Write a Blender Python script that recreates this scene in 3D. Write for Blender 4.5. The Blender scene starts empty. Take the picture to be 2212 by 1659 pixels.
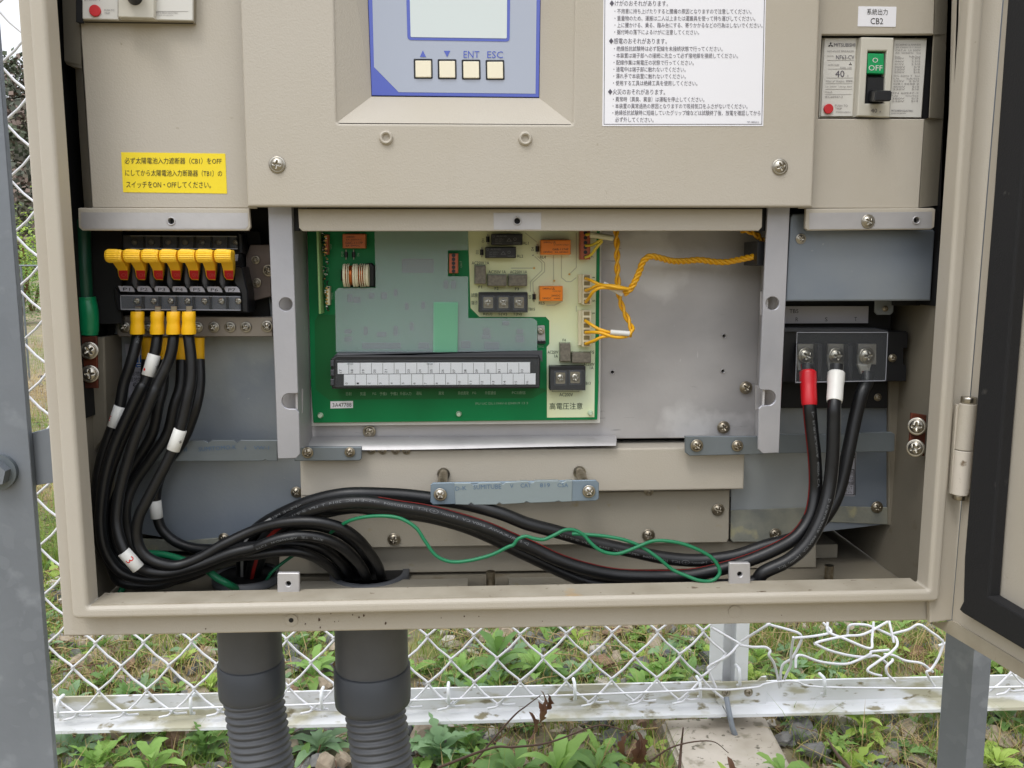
import bpy, bmesh, math, random, re
from mathutils import Vector, Matrix, noise
from mathutils.geometry import tessellate_polygon
R = math.radians
S = bpy.context.scene
COL = S.collection
random.seed(7)

# ------------------------------------------------------------------ camera, sky, light, exposure
CAM = Vector((0, -0.55, 0.775))
PITCH, YAW, ROLL = 7.74, 2.56, -0.12
cd = bpy.data.cameras.new('camera'); cam = bpy.data.objects.new('camera', cd); COL.objects.link(cam)
cd.sensor_width = 36; cd.lens = 36 * 1853 / 2212; cd.clip_start = 0.01; cd.clip_end = 1000
CR = Matrix.Rotation(R(-YAW), 3, 'Z') @ Matrix.Rotation(R(90 - PITCH), 3, 'X') @ Matrix.Rotation(R(ROLL), 3, 'Z')
cam.matrix_world = Matrix.Translation(CAM) @ CR.to_4x4()
S.camera = cam
S.view_settings.view_transform = 'Standard'; S.view_settings.look = 'None'
S.view_settings.exposure = 0.22; S.view_settings.gamma = 1
S.render.film_transparent = False
try:
    S.cycles.use_denoising = True; S.cycles.max_bounces = 8; S.cycles.transparent_max_bounces = 12
    S.cycles.caustics_reflective = False; S.cycles.caustics_refractive = False
except Exception: pass

SUN_EL, SUN_ROT = 58, 200
w = bpy.data.worlds.new('World'); S.world = w; w.use_nodes = True
nt = w.node_tree; nt.nodes.clear(); N = nt.nodes.new; L = nt.links.new
sky = N('ShaderNodeTexSky'); sky.sky_type = 'NISHITA'; sky.sun_disc = False
sky.sun_elevation = R(SUN_EL); sky.sun_rotation = R(SUN_ROT)
tc = N('ShaderNodeTexCoord'); mp = N('ShaderNodeMapping'); mp.inputs['Scale'].default_value = (1, 1, 2.2)
nz = N('ShaderNodeTexNoise'); nz.inputs['Scale'].default_value = 2.3; nz.inputs['Detail'].default_value = 6
rp = N('ShaderNodeValToRGB'); rp.color_ramp.elements[0].position = .3; rp.color_ramp.elements[1].position = .7
rp.color_ramp.elements[0].color = (7.6, 8.1, 9.0, 1); rp.color_ramp.elements[1].color = (13.5, 13.6, 13.8, 1)
mx = N('ShaderNodeMixRGB'); mx.inputs[0].default_value = .88
bg = N('ShaderNodeBackground'); bg.inputs[1].default_value = .1
wo = N('ShaderNodeOutputWorld')
L(tc.outputs['Generated'], mp.inputs[0]); L(mp.outputs[0], nz.inputs['Vector']); L(nz.outputs['Fac'], rp.inputs[0])
sx_ = N('ShaderNodeSeparateXYZ'); mr = N('ShaderNodeMapRange'); mr.inputs['From Min'].default_value = -.05; mr.inputs['From Max'].default_value = 1; mr.inputs['To Min'].default_value = .62; mr.inputs['To Max'].default_value = 2.1
mu = N('ShaderNodeMixRGB'); mu.blend_type = 'MULTIPLY'; mu.inputs[0].default_value = 1      # overcast sky: brighter overhead than at the horizon
L(tc.outputs['Generated'], sx_.inputs[0]); L(sx_.outputs[2], mr.inputs[0])
L(sky.outputs[0], mx.inputs[1]); L(rp.outputs[0], mx.inputs[2]); L(mx.outputs[0], mu.inputs[1]); L(mr.outputs[0], mu.inputs[2]); L(mu.outputs[0], bg.inputs[0]); L(bg.outputs[0], wo.inputs[0])
ld = bpy.data.lights.new('sun', 'SUN'); ld.energy = 0.9; ld.angle = R(18); ld.color = (1, .96, .9)
sun = bpy.data.objects.new('sun', ld); COL.objects.link(sun)
az = R(180 + 28)   # behind the photographer, a little to the left
sd = Vector((math.sin(az) * math.cos(R(SUN_EL)), math.cos(az) * math.cos(R(SUN_EL)), math.sin(R(SUN_EL))))
sun.rotation_euler = (sd).to_track_quat('Z', 'Y').to_euler()

# ------------------------------------------------------------------ pixel helpers (photo seen at 2212 x 1659)
CX = dict(zip('1234', (0, 552.07, 1104.15, 1650.6)))
CY = dict(zip('ABCD', (0, 411.7, 823.4, 1237.95)))
def T(tile, x, y):
    if tile == 'R': return (x, y)
    return (CX[tile[1]] + x / 3.94, CY[tile[0]] + y / 3.94)
def pt(s):
    """'B2 10,20 30,40@.05 C2 5,5' -> list of (x, y, Y or None)"""
    out = []; tile = 'R'
    for k in s.split():
        if ',' not in k: tile = k; continue
        Y = None
        if '@' in k: k, Y = k.split('@'); Y = float(Y)
        x, y = map(float, k.split(','))
        x, y = T(tile, x, y); out.append((x, y, Y))
    return out
def ray(x, y):
    return CR @ Vector(((x - 1106) / 1853, -(y - 829.5) / 1853, -1))
class Pl:
    def __init__(s, p, n): s.p = Vector(p); s.n = Vector(n).normalized()
    def __call__(s, x, y):
        d = ray(x, y); return CAM + d * ((s.p - CAM).dot(s.n) / d.dot(s.n))
def YP(Y): return Y if isinstance(Y, Pl) else Pl((0, Y, 0), (0, 1, 0))
def P(x, y, Y): return YP(Y)(x, y)
def G(x, y, Z): return Pl((0, 0, Z), (0, 0, 1))(x, y)
def PX(v):
    c = CR.transposed() @ (Vector(v) - CAM); return (1106 + 1853 * c.x / -c.z, 829.5 - 1853 * c.y / -c.z)
def mpp(Y): return (Y + .55) / 1853 * 1.02     # metres per photo pixel at depth Y
def path(s, n=6):
    k = pt(s); ys = [(i, a[2]) for i, a in enumerate(k) if a[2] is not None]
    if not ys: ys = [(0, .06)]
    v = []
    for i, a in enumerate(k):
        lo = [t for t in ys if t[0] <= i]; hi = [t for t in ys if t[0] >= i]
        if not lo: Y = hi[0][1]
        elif not hi: Y = lo[-1][1]
        elif hi[0][0] == lo[-1][0]: Y = lo[-1][1]
        else:
            u = (i - lo[-1][0]) / (hi[0][0] - lo[-1][0]); Y = lo[-1][1] * (1 - u) + hi[0][1] * u
        v.append(P(a[0], a[1], Y))
    return smooth(v, n)
def smooth(v, n=6):
    if len(v) < 3: return v
    e = [v[0] * 2 - v[1]] + v + [v[-1] * 2 - v[-2]]; out = []
    for i in range(1, len(e) - 2):
        p0, p1, p2, p3 = e[i - 1:i + 3]
        for j in range(n):
            t = j / n
            out.append(.5 * ((2 * p1) + (p2 - p0) * t + (2 * p0 - 5 * p1 + 4 * p2 - p3) * t * t + (3 * p1 - p0 - 3 * p2 + p3) * t ** 3))
    out.append(v[-1]); return out

# ------------------------------------------------------------------ materials
def lin(c): c /= 255; return c / 12.92 if c <= .04045 else ((c + .055) / 1.055) ** 2.4
def rgb(c, k=1): return tuple(lin(v) * k for v in c) + (1,)
MATS = {}
def mat(name, col, rough=.5, metal=0, var=None, bump=None, spots=None, coat=0, trans=0, alpha=1, spec=None, aniso=None, spangle=None):
    """var=(scale, other colour, stretch) mottling, bump=(scale, strength), spots=(scale, threshold, colour) stains"""
    m = bpy.data.materials.new(name); MATS[name] = m; m.use_nodes = True
    t = m.node_tree; b = t.nodes['Principled BSDF']; N = t.nodes.new; L = t.links.new
    b.inputs['Base Color'].default_value = rgb(col); b.inputs['Roughness'].default_value = rough; b.inputs['Metallic'].default_value = metal
    b.inputs['Coat Weight'].default_value = coat; b.inputs['Coat Roughness'].default_value = .06
    b.inputs['Transmission Weight'].default_value = trans; b.inputs['Alpha'].default_value = alpha
    if spec is not None: b.inputs['Specular IOR Level'].default_value = spec
    g = N('ShaderNodeNewGeometry'); cur = None
    def noi(scale, detail=5, stretch=(1, 1, 1)):
        mpn = N('ShaderNodeMapping'); mpn.inputs['Scale'].default_value = stretch
        n = N('ShaderNodeTexNoise'); n.inputs['Scale'].default_value = scale; n.inputs['Detail'].default_value = detail
        L(g.outputs['Position'], mpn.inputs[0]); L(mpn.outputs[0], n.inputs['Vector']); return n
    if var:
        n = noi(var[0], 6, var[2] if len(var) > 2 else (1, 1, 1)); r = N('ShaderNodeValToRGB')
        r.color_ramp.elements[0].position = .35; r.color_ramp.elements[1].position = .68
        r.color_ramp.elements[0].color = rgb(col); r.color_ramp.elements[1].color = rgb(var[1])
        L(n.outputs['Fac'], r.inputs[0]); cur = r.outputs[0]
    if spangle:
        v = N('ShaderNodeTexVoronoi'); v.inputs['Scale'].default_value = spangle[0]; L(g.outputs['Position'], v.inputs['Vector'])
        sx = N('ShaderNodeSeparateXYZ'); L(v.outputs['Color'], sx.inputs[0])
        r = N('ShaderNodeValToRGB'); r.color_ramp.elements[0].position = .72; r.color_ramp.elements[1].position = .95
        L(sx.outputs[0], r.inputs[0]); q = N('ShaderNodeMixRGB'); L(r.outputs[0], q.inputs[0])
        if cur: L(cur, q.inputs[1])
        else: q.inputs[1].default_value = rgb(col)
        q.inputs[2].default_value = rgb(spangle[1]); cur = q.outputs[0]
    for sp in (spots or []):
        n = noi(sp[0], 8, sp[3] if len(sp) > 3 else (1, 1, 1)); r = N('ShaderNodeValToRGB'); r.color_ramp.elements[0].position = sp[1]; r.color_ramp.elements[1].position = min(1, sp[1] + .08)
        L(n.outputs['Fac'], r.inputs[0]); q = N('ShaderNodeMixRGB'); L(r.outputs[0], q.inputs[0])
        if cur: L(cur, q.inputs[1])
        else: q.inputs[1].default_value = rgb(col)
        q.inputs[2].default_value = rgb(sp[2]); cur = q.outputs[0]
    if cur: L(cur, b.inputs['Base Color'])
    if bump:
        n = noi(bump[0], 3); bn = N('ShaderNodeBump'); bn.inputs['Strength'].default_value = bump[1]; bn.inputs['Distance'].default_value = .0006
        L(n.outputs['Fac'], bn.inputs['Height']); L(bn.outputs[0], b.inputs['Normal'])
    return m
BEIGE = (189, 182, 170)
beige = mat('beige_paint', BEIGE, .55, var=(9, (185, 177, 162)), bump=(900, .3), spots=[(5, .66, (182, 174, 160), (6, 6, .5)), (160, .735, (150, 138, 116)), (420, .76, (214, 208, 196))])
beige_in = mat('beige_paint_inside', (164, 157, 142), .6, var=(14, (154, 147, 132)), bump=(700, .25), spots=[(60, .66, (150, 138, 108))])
beige_wall_shade = mat('beige_side_wall_shade', (136, 129, 114), .65, var=(14, (124, 117, 103)), bump=(700, .25), spots=[(50, .64, (118, 108, 90)), (3, .58, (146, 138, 122), (1, 1, .4))])  # interior beige darkened further: the shade inside the cabinet is put into the colour
beige_dirty = mat('beige_paint_dusty', (176, 168, 152), .7, var=(30, (156, 147, 130)), spots=[(22, .62, (180, 154, 118)), (110, .66, (96, 80, 62))])
alu = mat('bare_aluminium', (200, 198, 198), .5, .5, var=(25, (182, 180, 181)), bump=(300, .15), spots=[(70, .68, (205, 205, 208))])
tray_m = mat('scuffed_aluminium_sheet', (190, 188, 189), .5, .4, var=(11, (166, 164, 166), (1, 1, 1.5)), spots=[(13, .6, (208, 207, 208)), (120, .68, (158, 156, 158), (.4, 1, 3)), (150, .7, (210, 209, 210), (3, 1, .4))], bump=(260, .2))
zinc = mat('zinc_coated_steel', (150, 156, 161), .5, .4, var=(6, (114, 127, 146)), spots=[(4.5, .54, (170, 175, 176)), (160, .68, (176, 180, 184))], bump=(400, .15))
zinc_dirty = mat('chalky_zinc', (146, 146, 132), .8, .1, var=(60, (120, 122, 116)), spots=[(45, .6, (165, 160, 130))], bump=(500, .5))
galv = mat('hot_dip_galvanised_steel', (126, 132, 140), .5, .2, var=(9, (138, 144, 152)), spangle=(110, (133, 139, 147)), bump=(160, .4), spots=[(26, .6, (146, 152, 160)), (12, .66, (112, 116, 122), (1, 1, .3)), (200, .74, (168, 172, 178))])
bgal = mat('strap_zinc', (126, 134, 140), .45, .45, var=(20, (118, 126, 130)), bump=(200, .2))
blackp = mat('black_plastic', (24, 25, 29), .42, bump=(500, .1))
blackm = mat('black_sheet', (20, 20, 22), .6)
cover_dark = mat('dark_grey_plastic', (66, 68, 74), .4)
rubber = mat('black_cable_sheath', (15, 15, 17), .4, var=(60, (21, 22, 24)), spots=[(26, .64, (32, 32, 33)), (240, .74, (54, 53, 50))], bump=(1200, .15))
gasket = mat('black_foam_gasket', (27, 27, 29), .85, bump=(900, .5), spots=[(90, .7, (70, 68, 66))])
steel = mat('nickel_screw', (176, 170, 158), .28, 1, bump=(400, .1))
steel_d = mat('tarnished_screw', (172, 164, 148), .32, 1, var=(300, (140, 130, 114)))
copper_plate = mat('rusty_copper_plate', (122, 62, 42), .6, .4, var=(120, (86, 50, 40)))
yellow = mat('yellow_vinyl', (243, 186, 18), .4, bump=(500, .2))
ylev = mat('yellow_lever_plastic', (252, 200, 44), .45)
redp = mat('red_plastic', (204, 40, 46), .4)
greenv = mat('green_vinyl_sleeve', (10, 128, 82), .32)
greend = mat('dark_green_sheath', (14, 70, 50), .4)
greenw = mat('green_wire', (22, 118, 78), .4)
whitep = mat('white_plastic', (228, 227, 222), .4)
whitetag = mat('white_tube_tag', (226, 226, 222), .45)
redv = mat('red_vinyl', (196, 22, 34), .38)
paper = mat('white_label_stock', (244, 244, 250), .35)
paper_g = mat('grey_label_stock', (176, 176, 186), .4)
paper_y = mat('yellow_label_stock', (250, 224, 46), .4)
ink = mat('black_ink', (38, 36, 40), .5)
ink_g = mat('grey_ink', (88, 84, 96), .5)
ink_p = mat('pale_grey_ink', (150, 146, 146), .5)
ink_r = mat('red_ink', (214, 48, 44), .5)
ink_b = mat('blue_ink', (86, 112, 140), .5)
ink_w = mat('white_print', (108, 110, 112), .5)
ink_gr = mat('pale_green_print', (150, 190, 160), .5)
blue = mat('blue_print', (64, 84, 186), .16, coat=1)
panel_m = mat('grey_overlay_film', (168, 176, 194), .14, coat=1)
lcd = mat('pale_display', (212, 222, 222), .12, coat=1)
cream = mat('cream_button', (246, 238, 214), .35)
pcb = mat('green_solder_mask', (0, 132, 74), .42, var=(20, (0, 120, 66)), spec=.3)
pcb_d = mat('dark_green_mask', (24, 108, 56), .42, spec=.3)
pcb_c = mat('cream_solder_mask', (232, 236, 186), .4, var=(11, (220, 234, 214)), spec=.4)
trace = mat('cream_trace', (190, 196, 168), .35)
orange = mat('orange_relay_plastic', (238, 132, 28), .3)
orange_d = mat('brown_orange_plastic', (196, 108, 62), .35)
brownc = mat('brown_connector_plastic', (176, 92, 62), .4)
greyc = mat('fuse_plastic', (122, 116, 104), .6, var=(500, (96, 92, 82)))
coil_c = mat('coil_copper', (178, 96, 44), .3, .8)
ivory = mat('ivory_plastic', (226, 218, 188), .4)
gold = mat('gold_pins', (200, 164, 92), .35, .7)
wirey = mat('amber_wire', (238, 178, 30), .4)
wireyy = mat('yellow_wire', (214, 190, 60), .4)
stripe_r = mat('red_stripe', (150, 34, 30), .5)
stripe_w = mat('white_stripe', (160, 160, 158), .5)
grip_w = mat('breaker_ivory', (206, 202, 190), .45)
grip_b = mat('breaker_label', (216, 214, 208), .4)
greenoff = mat('green_off_flag', (16, 158, 92), .35)
condm = mat('dark_grey_conduit', (92, 94, 98), .5, var=(26, (82, 84, 88)), bump=(300, .2), spots=[(170, .72, (110, 110, 110))])
condc = mat('charcoal_coupling', (74, 78, 85), .42, bump=(300, .1))
whitef = mat('white_powder_coat', (238, 240, 242), .45, var=(12, (214, 216, 218)))
rail_m = mat('mossy_white_rail', (224, 225, 228), .5, var=(9, (206, 207, 206)), spots=[(9, .51, (178, 174, 152), (1, 1, 4)), (34, .59, (132, 124, 98), (1, 1, 2.5))])
wirew = mat('white_vinyl_wire', (222, 222, 226), .4, spots=[(40, .7, (170, 168, 156))])
conc = mat('weathered_concrete', (192, 182, 168), .9, var=(14, (164, 154, 138)), bump=(60, 1), spots=[(30, .58, (140, 132, 114)), (90, .62, (104, 98, 84))])
tape = None

def glassy(name, tint, tr=.8, rough=.08):
    m = bpy.data.materials.new(name); MATS[name] = m; m.use_nodes = True; t = m.node_tree; t.nodes.clear(); N = t.nodes.new
    a = N('ShaderNodeBsdfTransparent'); a.inputs[0].default_value = (.93, .94, .94, 1)
    g = N('ShaderNodeBsdfPrincipled'); g.inputs['Base Color'].default_value = rgb(tint); g.inputs['Roughness'].default_value = rough
    x = N('ShaderNodeMixShader'); x.inputs[0].default_value = 1 - tr; o = N('ShaderNodeOutputMaterial')
    t.links.new(a.outputs[0], x.inputs[1]); t.links.new(g.outputs[0], x.inputs[2]); t.links.new(x.outputs[0], o.inputs[0]); return m
tape = glassy('green_masking_tape', (140, 206, 172), .4, .6)
clear = glassy('clear_acrylic', (160, 164, 170), .95, .05)
clear_g = glassy('smoky_clear_acrylic', (150, 155, 160), .85, .1)
def frosted():
    m = bpy.data.materials.new('frosted_film'); m.use_nodes = True; t = m.node_tree; t.nodes.clear(); N = t.nodes.new
    a = N('ShaderNodeBsdfTransparent'); a.inputs['Color'].default_value = (.96, .97, .97, 1)
    g = N('ShaderNodeBsdfPrincipled'); g.inputs['Base Color'].default_value = rgb((192, 206, 208)); g.inputs['Roughness'].default_value = .35
    x = N('ShaderNodeMixShader'); x.inputs[0].default_value = .29; o = N('ShaderNodeOutputMaterial')
    t.links.new(a.outputs[0], x.inputs[1]); t.links.new(g.outputs[0], x.inputs[2]); t.links.new(x.outputs[0], o.inputs[0]); return m
frost = frosted()

# ------------------------------------------------------------------ object helpers
WL = {}
def wloc(o): return WL.get(o.name, Vector((0, 0, 0)))
def link(name, verts, faces, m, parent=None, mi=None, smoothf=False, uvl=None):
    vs = [Vector(v) for v in verts]
    c = sum(vs, Vector()) / max(1, len(vs))
    me = bpy.data.meshes.new(name); me.from_pydata([v - c for v in vs], [], faces); me.update()
    ms = m if isinstance(m, (list, tuple)) else [m]
    for k in ms: me.materials.append(k)
    if mi: me.polygons.foreach_set('material_index', mi)
    if smoothf is True: me.polygons.foreach_set('use_smooth', [True] * len(me.polygons))
    elif smoothf: me.polygons.foreach_set('use_smooth', [bool(x) for x in smoothf])
    o = bpy.data.objects.new(name, me); COL.objects.link(o); WL[o.name] = c
    if parent: o.parent = parent; o.location = c - wloc(parent)
    else: o.location = c
    return o
def tag(o, label=None, cat=None, group=None, kind=None):
    if label: o['label'] = label
    if cat: o['category'] = cat
    if group: o['group'] = group
    if kind: o['kind'] = kind
    return o
def thing(name, label, cat, loc, group=None):
    o = bpy.data.objects.new(name, None); COL.objects.link(o); o.empty_display_size = .02
    o.location = loc; WL[o.name] = Vector(loc); return tag(o, label, cat, group)
def rounded(pts, r, k=4):
    out = []; n = len(pts)
    for i in range(n):
        a, b, c = (Vector(pts[(i + j) % n][:2]) for j in (-1, 0, 1))
        u = a - b; v = c - b; rr = min(r, u.length * .45, v.length * .45)
        p = b + u.normalized() * rr; q = b + v.normalized() * rr
        for j in range(k + 1):
            t = j / k; out.append(tuple(p * (1 - t) ** 2 + b * 2 * t * (1 - t) + q * t * t))
    return out
def circ(x, y, r, n=20): return [(x + r * math.cos(6.2832 * i / n), y + r * math.sin(6.2832 * i / n)) for i in range(n)]
class MB:
    def __init__(s): s.v = []; s.f = []; s.m = []; s.s = []
    def add(s, v, f, m=0, sm=False):
        o = len(s.v); s.v += [Vector(a) for a in v]; s.f += [tuple(i + o for i in q) for q in f]; s.m += [m] * len(f); s.s += [sm] * len(f)
    def plate(s, pts, Y, th=.002, holes=(), bev=.0004, r=0, m=0, seg=1):
        pl = YP(Y); n = pl.n
        if isinstance(pts, str): pts = pt(pts)
        pts = [p[:2] for p in pts]
        if r: pts = rounded(pts, r)
        loops = [[pl(*p) for p in pts]] + [[pl(*p[:2]) for p in h] for h in holes]
        bev = min(bev, th * .45)
        rings = []
        for li, lp in enumerate(loops):
            q = [a for i, a in enumerate(lp) if (a - lp[i - 1]).length > 1e-6]
            ar = sum((q[i - 1].cross(q[i]) for i in range(len(q))), Vector()).dot(n)
            if (ar < 0) == (li == 0): q.reverse()      # outer loop turns one way, holes the other
            nn = len(q); off = []
            for i in range(nn):
                e1 = (q[i] - q[i - 1]).normalized(); e2 = (q[(i + 1) % nn] - q[i]).normalized()
                n1 = n.cross(e1); n2 = n.cross(e2); mm = (n1 + n2)
                if mm.length < 1e-4: mm = n1
                mm.normalize(); off.append(mm / max(.4, mm.dot(n1)))
            rings.append((q, off))
        def inset(d, z): return [[a + o * d + n * z for a, o in zip(q, of)] for q, of in rings]
        lay = []
        if bev > 0:
            for k in range(seg + 1):
                a = math.pi / 2 * k / seg
                lay.append(inset(bev * (1 - math.sin(a)), bev * (1 - math.cos(a))))
        else: lay.append(inset(0, 0))
        lay.append(inset(0, th))
        front = tessellate_polygon([list(l) for l in lay[0]])
        flat = [p for l in lay[0] for p in l]
        fs = []
        for t in front:
            a, b, c = (flat[i] for i in t)
            cr = (b - a).cross(c - a)
            if cr.length < 1e-14: continue
            fs.append(tuple(t) if cr.dot(n) < 0 else (t[0], t[2], t[1]))
        s.add(flat, fs, m)
        bk = [p for l in lay[-1] for p in l]
        s.add(bk, [(f[0], f[2], f[1]) for f in fs], m)
        for A, B in zip(lay[:-1], lay[1:]):
            for la, lb in zip(A, B):
                k = len(la); s.add(la + lb, [(i, (i + 1) % k, k + (i + 1) % k, k + i) for i in range(k)], m, False)
        return s
    def tube(s, v, r, seg=12, m=0, cap=True):
        k = len(v); rr = r if callable(r) else (lambda t: r)
        t0 = (v[1] - v[0]).normalized(); up = Vector((0, 0, 1)) if abs(t0.z) < .9 else Vector((0, 1, 0))
        a = t0.cross(up).normalized(); vs = []
        for i in range(k):
            t = (v[min(k - 1, i + 1)] - v[max(0, i - 1)])
            if t.length < 1e-9: t = t0
            t = t.normalized(); a = (a - t * a.dot(t)).normalized(); b = t.cross(a); q = rr(i / (k - 1))
            vs += [v[i] + (a * math.cos(6.28318 * j / seg) + b * math.sin(6.28318 * j / seg)) * q for j in range(seg)]
        fs = [(i * seg + j, i * seg + (j + 1) % seg, (i + 1) * seg + (j + 1) % seg, (i + 1) * seg + j) for i in range(k - 1) for j in range(seg)]
        s.add(vs, fs, m, True)
        if cap:
            s.add(vs[:seg], [tuple(range(seg - 1, -1, -1))], m); s.add(vs[-seg:], [tuple(range(seg))], m)
        return s
    def box(s, lo, hi, m=0):
        x0, y0, z0 = lo; x1, y1, z1 = hi
        s.add([(x0, y0, z0), (x1, y0, z0), (x1, y1, z0), (x0, y1, z0), (x0, y0, z1), (x1, y0, z1), (x1, y1, z1), (x0, y1, z1)],
              [(0, 3, 2, 1), (4, 5, 6, 7), (0, 1, 5, 4), (1, 2, 6, 5), (2, 3, 7, 6), (3, 0, 4, 7)], m); return s
    def obj(s, name, m, parent=None, **k):
        return link(name, s.v, s.f, m, parent, s.m, s.s if any(s.s) else False)
def plate(name, pts, Y, m, parent=None, th=.002, holes=(), bev=.0004, r=0, seg=1):
    return MB().plate(pts, Y, th, holes, bev, r, 0, seg).obj(name, m, parent)
def tube(name, v, r, m, parent=None, seg=12):
    return MB().tube(v, r, seg).obj(name, m, parent)
def rect(tile, x0, y0, x1, y1): return [T(tile, x0, y0), T(tile, x1, y0), T(tile, x1, y1), T(tile, x0, y1)]

# text: glyphs of Blender's own built-in font, turned into flat mesh lettering
_ts = bpy.data.scenes.new('type_setting'); _tc = {}
def glyph(s):
    if s not in _tc:
        c = bpy.data.curves.new('g', 'FONT'); c.body = s; c.resolution_u = 2
        o = bpy.data.objects.new('g', c); _ts.collection.objects.link(o)
        _ts.view_layers[0].update(); dg = _ts.view_layers[0].depsgraph
        me = bpy.data.meshes.new_from_object(o.evaluated_get(dg))
        v = [(a.co.x, a.co.y) for a in me.vertices]; f = [tuple(p.vertices) for p in me.polygons]
        bpy.data.objects.remove(o); bpy.data.curves.remove(c); bpy.data.meshes.remove(me)
        _tc[s] = (v, f)
    return _tc[s]
def letters(name, items, Y, m, parent):
    """items: (tile, text, xa, ya, xb, yb, h) - centre line from a to b, glyph height h, all in tile pixels"""
    b = MB(); pl = YP(Y)
    for tl, s, xa, ya, xb, yb, h in items:
        v, f = glyph(s)
        if not v: continue
        x0 = min(a[0] for a in v); x1 = max(a[0] for a in v); y0 = min(a[1] for a in v); y1 = max(a[1] for a in v)
        A = Vector((xa, ya)); U = Vector((xb - xa, yb - ya)); ln = U.length or 1; U /= ln; V = Vector((U.y, -U.x))
        out = []
        for x, y in v:
            q = A + U * ((x - x0) / max(1e-6, x1 - x0) * ln) + V * (((y - y0) / max(1e-6, y1 - y0) - .5) * h)
            out.append(pl(*T(tl, q.x, q.y)))
        n = pl.n
        b.add(out, [q if (out[q[1]] - out[q[0]]).cross(out[q[2]] - out[q[0]]).dot(n) < 0 else tuple(reversed(q)) for q in f])
    return b.obj(name, m, parent)

# pan-head cross screw, real recess: polar height field facing -Y, radius 1
def screw_mesh(name, m, washer=True, depth=.35):
    vs = []; fs = []; NA = 40; rr = [0, .12, .2, .28, .36, .44, .52, .62, .7, .72]
    def hgt(x, y, r):
        h = .32 * (1 - (r / .75) ** 2) + .12
        if r < .5 and (abs(x) < .1 or abs(y) < .1): h -= depth * (1 - (r / .5) ** 2) + .08
        return h
    for r in rr:
        for j in range(NA):
            a = 6.28318 * j / NA + .4; x, y = r * math.cos(a), r * math.sin(a)
            xx, yy = r * math.cos(a - .4), r * math.sin(a - .4)
            vs.append((x, -hgt(xx, yy, r) - .12, y))
    prof = [(.74, .1), (.8, .12), (.84, .12), (.95, .1), (1, .06), (1, 0)] if washer else [(.75, .05), (.75, 0)]
    for r, h in prof:
        for j in range(NA):
            a = 6.28318 * j / NA + .4; vs.append((r * math.cos(a), -h, r * math.sin(a)))
    n = len(rr) + len(prof)
    for i in range(n - 1):
        for j in range(NA):
            fs.append((i * NA + j, i * NA + (j + 1) % NA, (i + 1) * NA + (j + 1) % NA, (i + 1) * NA + j))
    me = bpy.data.meshes.new(name); me.from_pydata(vs, [], fs); me.materials.append(m); me.update()
    bm = bmesh.new(); bm.from_mesh(me); bmesh.ops.recalc_face_normals(bm, faces=bm.faces)
    bm.to_mesh(me); bm.free()
    me.polygons.foreach_set('use_smooth', [p.center.length > .5 for p in me.polygons]); return me
SCR = {'w': screw_mesh('screw_washer', steel), 'p': screw_mesh('screw_plain', steel, False), 'd': screw_mesh('screw_dull', steel_d)}
def screw(tile, x, y, r, Y, parent, kind='w', rot=None, tilt=None):
    px = T(tile, x, y); p = P(px[0], px[1], Y)
    o = bpy.data.objects.new('screw', SCR[kind]); COL.objects.link(o)
    k = r / (3.94 if tile != 'R' else 1) * mpp(p.y); o.scale = (k, k, k)
    q = Matrix.Rotation(random.uniform(0, 3) if rot is None else rot, 4, 'Y')
    if tilt is not None: q = Vector((0, -1, 0)).rotation_difference(Vector(tilt)).to_matrix().to_4x4() @ q
    o.rotation_euler = q.to_euler(); WL[o.name] = p
    o.parent = parent; o.location = p - wloc(parent); return o
# ================================================================== ground and setting
FY = .75                                   # depth of the fence plane
fl_z = P(1071, 1357, .012).z               # underside of the cabinet
XL = P(92, 830, .012).x; XR = P(2092, 830, .012).x; ZT = P(1071, -760, .012).z
def gh(x, y):
    return .006 * noise.noise(Vector((x * 3, y * 3, 0))) + .010 * noise.noise(Vector((x * 1.1, y * 1.1, 4))) + (max(0, y - 6) * .01)
def ground():
    xs = [-60, -30, -14, -7, -4] + [-3 + i * .1 for i in range(61)] + [4, 7, 14, 30, 60]
    ys = [-40, -14, -5, -2] + [-1 + i * .1 for i in range(61)] + [6, 8, 11, 15, 20, 28, 40, 60, 90, 140]
    v = [(x, y, gh(x, y)) for y in ys for x in xs]; n = len(xs)
    f = [(j * n + i, j * n + i + 1, (j + 1) * n + i + 1, (j + 1) * n + i) for j in range(len(ys) - 1) for i in range(n - 1)]
    m = mat('soil_and_litter', (116, 105, 84), .95, var=(17, (142, 130, 106)), bump=(140, 1), spots=[(6, .56, (110, 112, 62)), (2.2, .58, (142, 130, 96)), (70, .62, (64, 58, 46)), (120, .64, (160, 150, 128))])
    tag(link('ground', v, f, m, smoothf=True), 'stony ground with moss and litter under the cabinet', kind='structure')
ground()
FOOT = [G(*T('D3', 1275, 1240), .03), G(*T('D3', 1470, 1740), .03), G(*T('D4', 290, 1740), .03), G(*T('D4', 0, 1200), .03)]
def in_foot(x, y):
    xs = [p.x for p in FOOT]; ys = [p.y for p in FOOT]
    return min(xs) - .01 < x < max(xs) + .01 and min(ys) - .01 < y < max(ys) + .01

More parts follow.
